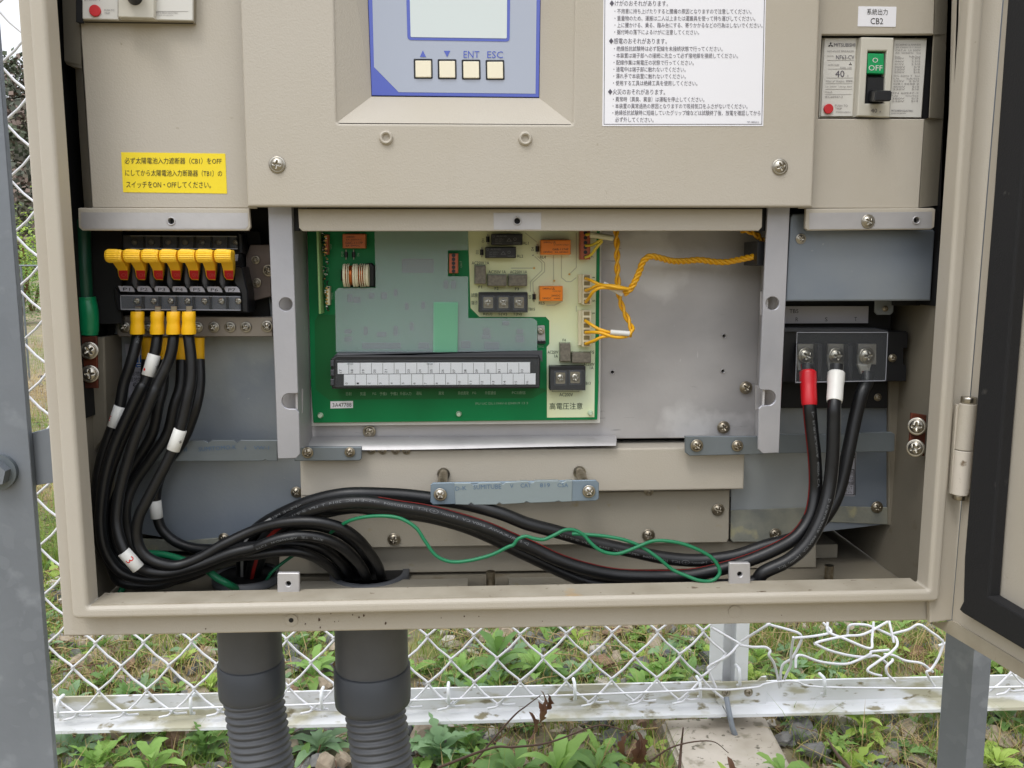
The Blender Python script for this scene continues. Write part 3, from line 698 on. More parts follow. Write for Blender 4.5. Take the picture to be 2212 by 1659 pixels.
# ================================================================== cabinet
cab = thing('metal_cabinet', 'beige painted steel outdoor cabinet with its door swung open to the right', 'cabinet', (P(1071, 1357, .1).x, .12, fl_z))
def shell():
    b = MB(); D = .255
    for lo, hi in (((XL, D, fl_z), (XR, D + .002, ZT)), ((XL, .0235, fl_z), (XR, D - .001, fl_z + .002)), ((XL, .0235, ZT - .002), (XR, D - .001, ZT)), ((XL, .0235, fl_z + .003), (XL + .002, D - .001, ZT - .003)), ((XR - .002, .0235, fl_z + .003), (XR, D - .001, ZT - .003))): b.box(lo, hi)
    b.obj('shell', beige_wall_shade, cab)
shell()
outer = [(-17, -760), (2097, -760), (2040, 1340), (137, 1375)]; outh = [(30, -740), (2140, -740), (2021, 1292), (174, 1326)]
plate('front_flange', outer, .012, beige, cab, .011, [outh], .0015, r=5, seg=3)
lip_o = rounded([(6, -745), (2183, -745), (2031, 1301), (155, 1339)], 14); lip_i = [(47, -700), (2145, -700), (2007, 1275), (189, 1312)]
plate('door_lip', lip_o, 0, beige, cab, .016, [rounded(lip_i, 5)], .0028, seg=4)
# dust and rust on the ledge behind the bottom lip
q = [P(190, 1311, 0), P(2006, 1275, 0)]
b = MB(); b.box((q[0].x + .001, .0026, q[0].z - .0006), (q[1].x - .001, .0235, q[0].z + .0004)); b.obj('lip_ledge', beige_dirty, cab)
for tl, x0_, y0_, x1_, y1_ in (('D2', 185, 0, 372, 185), ('D3', 1858, -85, 2037, 108)):
    o = plate('lug', rect(tl, x0_, y0_, x1_, y1_), .019, alu, cab, .003, [circ(*T(tl, (x0_ + x1_) / 2, (y0_ + y1_) / 2), 5.5)], .0005, r=4)
    b = MB(); c = P(*T(tl, (x0_ + x1_) / 2, (y0_ + y1_) / 2), .0235); b.tube([c, c + Vector((0, .001, 0))], .003, 16); b.obj('lug_hole', blackm, cab)
for tl, x, y in (('D2', 305, 397), ('D3', 1900, 325)):
    c = P(*T(tl, x, y), .012); MB().tube([c + Vector((0, .0, 0)), c + Vector((0, -.0008, 0))], .0043, 24).obj('plug', beige, cab)
    if tl == 'D2': MB().tube([c + Vector((0, -.0006, 0)), c + Vector((0, -.0011, 0))], .0016, 12).obj('plug_hole', blackm, cab)
b = MB()
for tl, x, y, r in (('D2', 540, 398, 12), ('D2', 422, 434, 6), ('D2', 672, 415, 4), ('D2', 706, 410, 3), ('D2', 880, 378, 7), ('D2', 920, 362, 9), ('D2', 1107, 428, 9), ('D2', 550, 465, 7), ('D2', 825, 355, 5), ('D2', 1580, 383, 4), ('D2', 1776, 370, 6), ('D2', 1900, 370, 4), ('D2', 640, 345, 5), ('D3', 265, 410, 3), ('D1', 1750, 475, 5), ('D4', 150, 360, 3)):
    pts = [T(tl, x + r * random.uniform(.6, 1.2) * math.cos(a * .9), y + r * random.uniform(.8, 1.5) * math.sin(a * .9)) for a in range(7)]
    b.plate(pts, .0116, .0004, bev=0)
b.obj('paint_chip', mat('rust_brown_chip', (84, 66, 52), .9), cab)
# floor rails, right inner post and wall ledges
def wbox(name, m, lo, hi, par=cab): b = MB(); b.box(lo, hi); return b.obj(name, m, par)
fz = fl_z + .002
wbox('floor_rail', beige_in, (XL + .02, .135, fz + .0005), (XR - .03, .175, fz + .012))
for xa, xb in ((640, 1010), (1100, 1500)): wbox('floor_rail', beige_in, (P(xa, 1262, .07).x, .05, fz + .0005), (P(xb, 1262, .07).x, .09, fz + .005))
for x in (1060, 1790): 
    c = P(x, 1250, .08); MB().tube([Vector((c.x, .08, fz)), Vector((c.x, .08, fz + .014))], .0035, 10).obj('stud', steel_d, cab)
xw = P(1921, 1100, .105).x
plate('wall_post', [T('C4', 1062, -400), T('C4', 1170, -400), T('C4', 1180, 690), T('C4', 1170, 1280), T('C4', 1062, 1225)], .102, beige_wall_shade, cab, .1, bev=.001)
wbox('side_baffle', blackm, (XL + .0025, .0245, P(0, 905, .06).z), (XL + .0045, .14, ZT - .02)); wbox('side_baffle', blackm, (XR - .0045, .0245, P(2000, 660, .06).z), (XR - .0025, .14, ZT - .02))  # thin black sheets along the upper part of both side walls
plate('copper_plate', [T('C4', 1255, 270), T('C4', 1385, 290), T('C4', 1365, 640), T('C4', 1235, 600)], .052, copper_plate, cab, .002)
screw('C4', 1300, 385, 78, .050, cab, 'w', tilt=(-.55, -.8, .1)); screw('C4', 1288, 570, 78, .050, cab, 'w', tilt=(-.55, -.8, .1))
plate('copper_plate', [T('B1', 690, 1240), T('B1', 820, 1240), T('C1', 830, 60), T('C1', 700, 60)], .062, copper_plate, cab, .002)
screw('B1', 760, 1362, 72, .060, cab, 'w', tilt=(.25, -.9, .1)); screw('B1', 765, 1560, 72, .060, cab, 'w', tilt=(.25, -.9, .1))
plate('wall_post', [T('B1', 820, 1250), T('B1', 885, 1250), T('C1', 905, 450), T('C1', 740, 700), T('C1', 760, 60), T('C1', 720, 0)], .075, beige_wall_shade, cab, .1, bev=.001)
# door: hinged at the right, swung a little past square
hp = P(*T('D4', 1600, 300), .006)
dv = ray(762, 578); dv.z = 0; dv.normalize(); dn = Vector((dv.y, -dv.x, 0))     # dn points to the right, out of the cabinet
if dn.x < 0: dn = -dn
dpl = lambda off: Pl(hp + dn * off, dn)
zb_ = 0
plate('door_side', [T('D4', 1408, 262), T('D4', 1412, 428), T('D4', 1600, 402), (2230, -760), (2130, -760)], .0065, beige, cab, .004, bev=.0012, seg=3)
DO = [T('D4', 1600, 395), T('D4', 2212, 765), (2330, 1520), (3400, 2150), (3400, -3000), T('A4', 2003, 0), T('B4', 1885, 0)]
DO = [T('D4', 1598, 398), (2040 + 1160, 1338 + 1160 * .60), (3200, -4200), (2231, -760)]
plate('door_panel', DO, dpl(.0), beige, cab, .0015, bev=.0004)
plate('door_rim', [T('D4', 1420, 430), T('D4', 1600, 402), (3200, 1338 + 1160 * .60), (3200, 2052 + 10)], dpl(-.001), beige_dirty, cab, .001, bev=.0003)
GS = [T('D4', 1690, 0), T('D4', 1690, 230), T('D4', 1655, 310), T('D4', 1720, 350), (3150, 1326 + 1115 * .605), (3150, 1290 + 850 * .56), T('D4', 1915, 200), T('D4', 1915, 0)]
g_in = [(2245, -700), T('A4', 2340, 0), T('A4', 2180, 1659), T('C4', 1950, 1300), T('D4', 1912, 195), (3120, 1287 + 985 * .60), (3120, -3900)]
g_out = [(2222, -740), T('A4', 2068, 0), T('A4', 1950, 1659), T('C4', 1700, 1500), T('D4', 1690, 240), T('D4', 1655, 310), T('D4', 1690, 345), (3160, 1325 + 1080 * .60), (3160, -4100)]
plate('gasket', g_out, dpl(-.009), gasket, cab, .008, [g_in], .0015, seg=2)
# hinge barrel
def cyl(name, a, b_, r, m, par, bev=.0006):
    a, b_ = Vector(a), Vector(b_); d = (b_ - a).normalized()
    MB().tube([a, a + d * .0001, a + d * bev, b_ - d * bev, b_ - d * .0001, b_], lambda t: r - (bev if t in (0, 1) else 0), 28).obj(name, m, par)
ht, hm, hb = P(*T('C4', 1737, 190), -.002), P(*T('C4', 1698, 582), -.002), P(*T('C4', 1668, 962), -.002)
hm2 = hm + (hb - hm) * .012
cyl('hinge_barrel', ht, hm, .0056, beige, cab); cyl('hinge_barrel', hm2, hb, .0056, mat('weathered_hinge_paint', (206, 198, 186), .5, spots=[(120, .62, (120, 104, 84)), (60, .66, (226, 222, 216))]), cab)
up = (ht - hb).normalized(); cyl('hinge_pin', ht, ht + up * .0045, .0048, steel, cab, .0015); cyl('hinge_pin', hb, hb - up * .0035, .0046, steel_d, cab, .001)
plate('hinge_leaf', [T('C4', 1640, 200), T('C4', 1665, 200), T('C4', 1625, 960), T('C4', 1590, 960)], -.0005, beige, cab, .003)

# ================================================================== conduits
def conduit(name, label, xa, xb, yt, yc0, yc1, wa, wb, rib, end, Y, r0):
    """stub pipe, coupling collar and ribbed hose leaving to `end`"""
    t = thing(name, label, 'conduit', (P((xa + xb) / 2, yc1, Y).x, Y, P(0, yc1, Y).z), 'conduits leaving the cabinet floor')
    cx = P((xa + xb) / 2, yc0, Y).x; z0 = P(1106, yc0, Y).z; z1 = P(1106, yc1, Y).z
    R0 = (P(xb, yc0, Y).x - P(xa, yc0, Y).x) / 2; RC = (P(wb, yc0, Y).x - P(wa, yc0, Y).x) / 2
    seg = 40
    MB().tube([Vector((cx, Y, z0 - .01)), Vector((cx, Y, fz + .004))], R0, seg).obj('pipe_stub', condm, t)
    def prof(pr): 
        b = MB(); v = []; 
        for z, r in pr: v += [Vector((cx + r * math.cos(6.28318 * j / seg), Y + r * math.sin(6.28318 * j / seg), z)) for j in range(seg)]
        b.add(v, [(i * seg + j, (i + 1) * seg + j, (i + 1) * seg + (j + 1) % seg, i * seg + (j + 1) % seg) for i in range(len(pr) - 1) for j in range(seg)], 0, True); return b
    prof([(z0 + .0005, R0), (z0 + .0005, RC - .0012), (z0 - .0005, RC), (z1 + .006, RC), (z1 + .002, RC * .985), (z1, RC * .9)]).obj('coupling', condc, t)
    MB().tube([Vector((cx, Y, fz + .0042)), Vector((cx, Y, fz + .005))], R0 * .97, seg).obj('pipe_mouth', blackm, t)
    # flange nut on the floor inside
    prof([(fz + .001, R0 * 1.08), (fz + .006, R0 * 1.08), (fz + .006, R0 * .9)]).obj('lock_ring', condm, t)
    a = Vector((cx, Y, z1 + .008)); e = P(end[0], end[1], Y - .01); dirn = (e - a); ln = dirn.length * 1.25; dirn.normalize(); n = int(ln / .0008); v = []; rb = RC * rib
    u = dirn.cross(Vector((0, 1, 0))).normalized(); w_ = dirn.cross(u); b = MB(); pitch = .0056
    for i in range(n):
        s = i * .0008
        for j in range(seg):
            th = 6.28318 * j / seg; rr = rb - .0011 + .0011 * math.sin(s / pitch * 6.28318 + th) ** 1
            v.append(a + dirn * s + (u * math.cos(th) + w_ * math.sin(th)) * rr)
    b.add(v, [(i * seg + j, i * seg + (j + 1) % seg, (i + 1) * seg + (j + 1) % seg, (i + 1) * seg + j) for i in range(n - 1) for j in range(seg)], 0, True); b.obj('ribbed_hose', condm, t)
conduit('cable_conduit', 'thinner ribbed grey conduit, the left of the two below the cabinet', *[T('D1', 1868, 0)[0], T('D2', 225, 0)[0]], 1370, T('D1', 0, 700)[1], T('D1', 0, 985)[1], T('D1', 1852, 0)[0], T('D2', 240, 0)[0], .91, (T('D1', 2040, 0)[0] * .5 + T('D2', 295, 0)[0] * .5 - 2, 1659), .105, 0)
conduit('cable_conduit', 'thicker ribbed grey conduit, the right of the two below the cabinet', T('D2', 683, 0)[0], T('D2', 1300, 0)[0], 1370, T('D2', 0, 760)[1], T('D2', 0, 1075)[1], T('D2', 673, 0)[0], T('D2', 1325, 0)[0], .80, ((T('D2', 810, 0)[0] + T('D2', 1330, 0)[0]) / 2 + 4, 1659), .105, 0)
# ================================================================== inverter chassis (dark body, blue-grey side plates, lower boxes, straps)
ch = thing('inverter_chassis', 'dark inverter body with zinc side plates, beige lower boxes and aluminium bay inside the cabinet', 'inverter', (P(1071, 1170, .11).x, .11, P(1071, 1170, .11).z))
plate('rear_body', [(150, -700), (2010, -700), (1985, 1120), (235, 1150)], .128, blackm, ch, .09)
plate('side_baffle', [(150, -700), (260, -700), (262, 470), (262, 700), (196, 700)], .078, blackm, ch, .003)  # black sheet standing in for the shade deep in the left gap
plate('side_baffle', [(1960, -700), (2070, -700), (2020, 660), (1930, 660)], .078, blackm, ch, .003)  # likewise on the right: gap shade painted as a black sheet
plate('left_zinc_plate', [T('B1', 885, 900), T('B1', 2290, 900), T('C2', 500, 200), T('C2', 500, 1310), T('C1', 1560, 1360), T('C1', 900, 1250)], .106, zinc, ch, .003)
plate('chalky_plate_edge', [T('C1', 1150, 1345), T('C1', 1560, 1362), T('C2', 100, 1300), T('C2', 100, 1390), T('C1', 1550, 1450), T('C1', 1150, 1440)], .104, zinc_dirty, ch, .003)
plate('dark_side_panel', [T('B1', 770, 340), T('B1', 2212, 345), T('B2', 130, 1100), T('B1', 990, 1100), T('B1', 885, 1659), T('B1', 830, 1250), T('B1', 790, 900)], .1045, blackm, ch, .0015)
plate('right_zinc_plate', [T('C3', 1868, 0), T('C4', 1062, -100), T('C4', 1070, 1215), T('C3', 1890, 1375), T('C3', 1868, 1350)], .106, zinc, ch, .003)
plate('chalky_plate_edge', [T('C3', 1870, 1100), T('C4', 600, 1065), T('C4', 1060, 1075), T('C4', 1062, 1222), T('C4', 560, 1200), T('C4', 180, 1365), T('C3', 1890, 1370), T('C3', 1868, 1345)], .1045, zinc_dirty, ch, .001)
for x, y, k in ((960, 1072, 'w'), (95, 1300, 'w')): screw('C4', x, y, 52, .104, ch, 'd')
screw('C1', 1905, 1335, 45, .104, ch, 'd')
# lower beige boxes, each a step further back
plate('upper_lower_box', 'C2 375,600 C3 1992,560 1980,920 C2 385,980', .088, beige, ch, .03, bev=.0012, seg=2)
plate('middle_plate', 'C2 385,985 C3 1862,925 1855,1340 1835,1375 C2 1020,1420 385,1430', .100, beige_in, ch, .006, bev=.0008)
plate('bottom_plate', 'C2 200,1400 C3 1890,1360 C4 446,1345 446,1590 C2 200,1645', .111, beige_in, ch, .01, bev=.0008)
for tl, x, y, r, Y in (('C2', 348, 945, 48, .104), ('C2', 556, 1150, 52, .099), ('C2', 1178, 1345, 55, .099), ('C3', 1168, 1310, 55, .099), ('C3', 1760, 1092, 55, .099), ('C3', 1172, 935, 42, .099)): screw(tl, x, y, r, Y, ch, 'd')
plate('slot', 'C3 1862,985 1870,985 1866,1205 1858,1205', .1055, blackm, ch, .001, bev=0)
# zinc brackets and terminal screws below the bay
plate('bracket', [T('C2', 330, 560), T('C2', 902, 560), T('C2', 902, 660), T('C2', 885, 676), T('C2', 330, 680)], .078, bgal, ch, .003, bev=.0005)
plate('bracket', [T('C3', 1482, 470), T('C3', 2150, 470), T('C3', 2150, 622), T('C3', 1520, 636), T('C3', 1484, 610)], .078, bgal, ch, .003, bev=.0005)
for tl, x, y, r in (('C2', 443, 608, 48), ('C2', 802, 604, 44), ('C3', 1580, 548, 55), ('C3', 1925, 550, 50)): screw(tl, x, y, r, .077, ch, 'd')
for x in (985, 1080, 1192, 1283): screw('C2', x, 588, 36, .087, ch, 'd')
# long rear straps
plate('rear_strap', 'C1 1160,655 1225,505 1735,503 1770,522 1800,503 1990,503 2015,522 2045,503 C2 185,503 185,680 100,680 85,668 60,680 C1 1210,684', .086, bgal, ch, .002)
letters('lettering', [('C1', 'SUMITOMO-K', 1690, 580, 2010, 560, 36), ('C1', '↓', 2075, 565, 2100, 565, 36), ('C1', 'VW-1', 2160, 566, 2290, 568, 30), ('C1', 'SUMI', 1440, 590, 1590, 582, 34)], .0855, ink_b, ch)
plate('rear_strap', 'C4 130,452 800,448 830,438 1085,433 1113,450 1110,590 1090,600 0,617 0,452', .086, bgal, ch, .002)
# sleeved strap on two standoffs, in front of the lower box
sp = .048
plate('sleeved_strap', 'C2 1510,866 C3 720,842 748,868 746,1000 720,1018 C2 1510,1052 1488,1030 1490,885', sp, mat('blue_zinc_tab', (134, 150, 164), .45, .35, var=(30, (122, 138, 152)), bump=(200, .2)), ch, .0018)
plate('clear_sleeve', 'C2 1690,868 1830,868 1850,884 1885,880 1900,866 2080,862 2105,878 2130,862 C3 140,850 155,866 190,862 200,848 400,846 430,864 450,858 470,846 522,846 518,1024 430,1030 400,1018 370,1030 160,1038 130,1024 110,1038 C2 2100,1050 2075,1036 2050,1052 1860,1054 1835,1036 1810,1054 1700,1050', sp - .0008, mat('milky_grey_sleeve', (140, 152, 156), .35, .1, bump=(200, .2)), ch, .0034)
letters('lettering', [('C2', 'D-K', 1700, 915, 1795, 908, 34), ('C2', 'SUMITUBE', 1855, 902, 2090, 896, 38), ('C2', 'V', 2165, 893, 2195, 892, 34), ('C3', 'CAT', 80, 888, 170, 886, 34), ('C3', '819', 245, 886, 330, 885, 34), ('C3', 'CSA', 395, 885, 485, 885, 34)], sp - .001, ink_b, ch)
for tl, x, y, xb, yb in (('C2', 1600, 790, 1572, 965), ('C3', 582, 775, 662, 938)):
    a, b_ = P(*T(tl, x, y), .087), P(*T(tl, xb, yb), sp + .002); MB().tube([a, b_], .0036, 20).obj('standoff', steel_d, ch)
    MB().tube([a + Vector((0, .001, 0)), a - Vector((0, .0006, 0))], .0048, 24).obj('washer', steel, ch)
    screw(tl, xb, yb, 56, sp - .0012, ch)
# bay: dark cheeks, aluminium tray, vertical brackets
cut = [circ(*T('B3', 1812, 1237), 3.6, 14), circ(*T('B3', 1802, 1537), 3.6, 14), circ(*T('B3', 862, 1545), 3.6, 14)]
plate('bay_tray', 'B2 330,340 B3 2180,335 2110,1659 C3 2092,490 1750,490 1745,482 880,490 C2 1500,520 380,520', .104, tray_m, ch, .002, cut, bev=.0006)
plate('tray_edge_flange', 'B3 2150,345 2176,345 2118,1659 C3 2098,520 2080,490', .1, tray_m, ch, .003)
b = MB()   # rolled front lip of the tray
pr = [(.1035, 0), (.100, .0006), (.096, .0012), (.090, -.0016), (.084, -.0046)]; xs = [T('C2', 380, 0)[0] + i * (T('C3', 890, 0)[0] - T('C2', 380, 0)[0]) / 30 for i in range(31)]; vs = []
for i, x in enumerate(xs):
    q0 = P(x, T('C2', 0, 470)[1] - (x - 650) * .004, .103); q1 = P(x, T('C2', 0, 585 - 12 * (i / 30) + 8 * math.sin(i / 30 * 5))[1] - (x - 650) * .006, .083)
    for k in range(7):
        t = k / 6; p = q0.lerp(q1, t); p += Vector((0, -.004 * math.sin(3.14 * t), .0015 * math.sin(3.14 * t))); vs.append(p)
b.add(vs, [(i * 7 + k, i * 7 + k + 1, i * 7 + 8 + k, i * 7 + 7 + k) for i in range(30) for k in range(6)], 0, True); b.obj('tray_front_lip', alu, ch)
plate('tray_tab', 'C3 1745,480 2092,490 2092,530 1830,533 1790,520', .098, alu, ch, .002)
for h in []:
    c = P(sum(a[0] for a in h) / len(h), sum(a[1] for a in h) / len(h), .1045); MB().tube([c + Vector((0, .001, 0)), c + Vector((0, -.0006, 0))], .0016, 14).obj('tapped_hole', blackm, ch)
for tl, x, y in (('C3', 1998, 55), ('C3', 1808, 392), ('C2', 968, 430), ('C2', 408, 85)): screw(tl, x, y, 55, .102, ch, 'd')
plate('bay_cheek', 'B2 310,130 350,130 470,345 480,1659 C2 480,560 360,560 355,0 B2 340,1659', .0545, cover_dark, ch, .001) if False else None
bracket_m = mat('galvanised_bracket', (190, 190, 196), .45, .55, var=(16, (172, 173, 180)), bump=(260, .2), spots=[(130, .72, (150, 134, 118))])
ang = [(-1.6 + i * .35) for i in range(10)]
def arc(tl, cx, cy, r, a0, a1, n=10): return [T(tl, cx + r * math.cos(R(a0 + (a1 - a0) * i / n)), cy + r * math.sin(R(a0 + (a1 - a0) * i / n))) for i in range(n + 1)]
lb = [T('B2', 103, 120), T('B2', 308, 120), T('C2', 358, 0), T('C2', 362, 100), T('C2', 335, 106)] + arc('C2', 288, 170, 66, -80, -270) + [T('C2', 340, 237), T('C2', 370, 266), T('C2', 378, 620), T('C2', 345, 657), T('C2', 188, 661), T('C2', 165, 0)]
plate('bay_bracket', lb, .052, bracket_m, ch, .0022, [circ(*T('B2', 256, 968), 57 / 3.94)], .0004)
rb = [T('B3', 2182, 120), T('B4', 222, 120), T('B4', 185, 940), T('C4', 152, 0), T('C4', 127, 610), T('C4', 0, 616), T('C3', 2140, 614), T('C3', 2104, 580), T('C3', 2108, 235), T('C3', 2130, 210)] + arc('C4', 35, 141, 66, 95, -95) + [T('C3', 2125, 75), T('C3', 2113, 60)]
plate('bay_bracket', rb, .052, bracket_m, ch, .0022, [circ(*T('B4', 72, 960), 57 / 3.94)], .0004)
# cheek plates running back from the brackets to the tray
def cheek(xa, xb, y0, y1, Ya, Yb, m):
    a, b_, c, d = P(xa[0], y0, Ya), P(xb[0], y0, Yb), P(xb[1], y1, Yb), P(xa[1], y1, Ya)
    e = Vector((.0015, 0, 0)); MB().add([a, b_, c, d, a + e, b_ + e, c + e, d + e], [(0, 1, 2, 3), (7, 6, 5, 4), (0, 4, 5, 1), (2, 6, 7, 3)]).__class__
    b = MB(); b.add([a, b_, c, d, a + e, b_ + e, c + e, d + e], [(0, 1, 2, 3), (7, 6, 5, 4), (0, 4, 5, 1), (2, 6, 7, 3), (1, 5, 6, 2), (0, 3, 7, 4)]); b.obj('bay_cheek', m, ch)
cheek((T('B2', 300, 0)[0], T('C2', 350, 0)[0]), (T('B2', 420, 0)[0], T('C2', 470, 0)[0]), T('B2', 0, 120)[1], T('C2', 0, 560)[1], .0545, .1, tray_m)
cheek((T('B3', 2200, 0)[0], T('C3', 2125, 0)[0]), (T('B3', 2150, 0)[0], T('C3', 2080, 0)[0]), T('B2', 0, 120)[1], T('C2', 0, 520)[1], .0545, .1, tray_m)
plate('grommet', 'B3 2096,430 2160,430 2160,640 2092,636', .06, blackp, ch, .03)
for q in (('B2', 256, 968), ('B4', 72, 960), ('C2', 300, 170), ('C4', 30, 141)):
    c = T(*q); plate('gap_plate', [(c[0] - 26, c[1] - 26), (c[0] + 26, c[1] - 26), (c[0] + 26, c[1] + 26), (c[0] - 26, c[1] + 26)], .068, tray_m, ch, .001)
plate('dark_gap_plate', [T('B2', 310, 105), T('B2', 360, 110), T('B2', 380, 345), T('B2', 330, 345)], .0565, blackm, ch, .001)
plate('dark_gap_plate', [T('B3', 2140, 105), T('B3', 2180, 110), T('B3', 2170, 345), T('B3', 2110, 345)], .0565, blackm, ch, .001)
# metal piece beside the switch, seen through the gap
plate('contact_plate', 'B1 2090,560 2130,460 B2 120,460 135,900 B1 2150,940 2100,860', .088, mat('tin_plate', (112, 102, 98), .4, .7, var=(30, (90, 80, 76))), ch, .003)
for tl, x, y in (('B1', 2175, 590), ('B1', 2185, 790), ('B2', 12, 780)): screw(tl, x, y, 34, .087, ch, 'd')
screw('B2', 112, 680, 50, .087, ch, 'd')
# zinc cover box above the output terminals
plate('zinc_cover', 'B4 245,198 352,193 352,330 1420,332 1442,332 1456,350 1418,938 186,942 225,225', .056, zinc, ch, .04, bev=.0012, seg=2)
screw('B4', 313, 410, 44, .0555, ch)
plate('hanging_tab', 'B4 945,935 1108,935 1100,1035 1075,1058 965,1058 943,1035', .085, zinc, ch, .0015); screw('B4', 1032, 1005, 26, .0845, ch, 'd')
plate('rear_black_panel', 'B4 150,935 1090,935 1050,1659 C4 1050,230 150,230', .1, blackm, ch, .004)
screw('C4', 968, 137, 34, .0995, ch, 'd')
# yellow-ish earth label and wiring label half hidden behind cables
for tl, pg, items, nm in (('B1', [T('B1', 1062, 1306), T('B1', 1240, 1306), T('C1', 1240, -60), T('C1', 1170, 140), T('C1', 1092, 140), T('C1', 1100, 0)], [('B1', '接地線', 1110, 1556, 1230, 1556, 40), ('B1', '接地端子', 1105, 1608, 1240, 1608, 40), ('B1', '必ず接続', 1130, 1650, 1240, 1650, 36), ('C1', '必ず', 1130, 22, 1200, 22, 38), ('C1', 'を', 1140, 60, 1172, 60, 34), ('C1', 'く', 1142, 98, 1168, 98, 30)], 'earth_label'), ('C4', [T('C4', 600, 600), T('C4', 786, 608), T('C4', 770, 980), T('C4', 600, 975)], [('C4', '接続', 690, 785, 758, 785, 36), ('C4', '端子は', 680, 830, 758, 830, 34), ('C4', '接地線', 680, 868, 760, 868, 34), ('C4', '接続して', 660, 905, 752, 905, 32), ('C4', 'ください。', 640, 940, 745, 940, 32)], 'wiring_label')):
    lbo = plate(nm, pg, .1035 if tl == 'B1' else .1055, paper_g, ch, .0004, bev=0)
    letters('lettering', items, .1033 if tl == 'B1' else .1053, ink, lbo)
    if tl == 'B1':
        c = T('B1', 1190, 1455); b = MB(); b.plate(circ(c[0], c[1], 14, 24), .1031, .0002, bev=0); b.obj('earth_symbol', mat('signal_blue', (24, 104, 190), .4), lbo)
        b = MB()
        for q in ([1180, 1400, 1190, 1465], [1155, 1465, 1222, 1475], [1166, 1485, 1210, 1494], [1176, 1503, 1200, 1511]): b.plate(rect('B1', *q), .1029, .0001, bev=0)
        b.obj('symbol_bars', whitep, lbo)
    else:
        b = MB()
        for q in ([600, 645, 778, 652], [772, 610, 778, 970], [600, 750, 768, 757], [600, 965, 768, 971], [762, 755, 768, 968]): b.plate(rect('C4', *q), .1053, .0001, bev=0)
        b.obj('border', ink, lbo)

# ================================================================== beige front covers
mc = thing('front_cover', 'wide beige inverter cover carrying the display panel and the white warning sheet', 'cover', P(1145, 447, .04))
rec = rounded([T('A2', 640, -1400), T('A2', 690, 1050), T('A3', 525, 1060), T('A3', 560, -1400)], 7)
plate('cover_plate', [(498, -600), (1795, -600), (1755, 447.5), (534, 446.5)], .033, beige, mc, .006, [rec], .0016, seg=3)
fl_m = beige
plate('lower_flange', 'B2 360,154 B3 2140,154 2136,310 2108,342 B2 400,345 370,318', .045, fl_m, mc, .003, [circ(*T('B3', 52, 258), 26 / 3.94)], .0006, seg=2)
plate('bare_patch', 'B2 2025,190 B3 255,188 255,330 B2 2028,332', .0448, alu, mc, .0002, [circ(*T('B3', 52, 258), 26 / 3.94)], 0)
def hole(par, tl, x, y, r, Y, m=alu):
    c = P(*T(tl, x, y), Y); k = r / 3.94 * mpp(Y); b = MB(); b.tube([c + Vector((0, .004, 0)), c + Vector((0, .0041, 0))], k, 18)
    b.obj('screw_hole', blackm, par); v = []; sg = 20
    pr = [(1.35, 0), (1.3, -.0005), (1.05, -.0006), (.95, .0002), (.9, .004)]
    for a, d in pr: v += [c + Vector((a * k * math.cos(6.28318 * j / sg), d, a * k * math.sin(6.28318 * j / sg))) for j in range(sg)]
    link('hole_rim', v, [(i * sg + j, i * sg + (j + 1) % sg, (i + 1) * sg + (j + 1) % sg, (i + 1) * sg + j) for i in range(len(pr) - 1) for j in range(sg)], m, par, smoothf=True)
hole(mc, 'B3', 52, 258, 26, .0446)
for tl, x, y in (('A2', 1112, 1173), ('A3', 120, 1181)):
    c = P(*T(tl, x, y), .033); k = 14.5 * mpp(.033); v = []; sg = 28
    for a, d in ((1, 0), (.95, -.0012), (.8, -.0022), (.6, -.002), (.42, .0005), (.34, .004), (.05, .0042)): v += [c + Vector((a * k * math.cos(6.28318 * j / sg), d, a * k * math.sin(6.28318 * j / sg))) for j in range(sg)]
    link('rubber_plug', v, [(i * sg + j, i * sg + (j + 1) % sg, (i + 1) * sg + (j + 1) % sg, (i + 1) * sg + j) for i in range(6) for j in range(sg)], beige, mc, smoothf=True); MB().tube([c + Vector((0, .002, 0)), c + Vector((0, .0005, 0))], k * .3, 14).obj('plug_hole', blackm, mc)
for tl, x, y in (('A2', 184, 1402), ('A4', 134, 1420)): screw(tl, x, y, 66, .0325, mc)
# sloped recess round the display
ro = [T('A2', 640, -1400), T('A2', 689, 1046), T('A3', 527, 1058), T('A3', 560, -1400)]; ri = [T('A2', 900, -1400), T('A2', 986, 822), T('A3', 240, 836), T('A3', 270, -1400)]
YI = .052
b = MB(); vo = [P(*p, .0345) for p in ro]; vi = [P(*p, YI) for p in ri]
b.add(vo + vi, [(0, 1, 5, 4), (1, 2, 6, 5), (2, 3, 7, 6)]); b.obj('recess_wall', beige, mc)
pn = plate('control_panel', [T('A2', 905, -1400), T('A2', 988, 812), T('A3', 237, 828), T('A3', 268, -1400)], YI - .0004, blue, mc, .001, bev=.0003)
plate('overlay', [T('A2', 960, -1380), T('A2', 1008, 570), T('A2', 1218, 784), T('A3', 207, 797), T('A3', 232, -1380)], YI - .0006, panel_m, pn, .0002, bev=0)
plate('display_frame', rounded([T('A2', 1250, -1200), T('A2', 1293, 340), T('A2', 2162, 354), T('A2', 2180, -1200)], 8), YI - .0009, blue, pn, .0002, bev=0)
plate('display', rounded([T('A2', 1285, -1190), T('A2', 1320, 315), T('A2', 2138, 327), T('A2', 2150, -1190)], 3), YI - .0012, lcd, pn, .0002, bev=0)
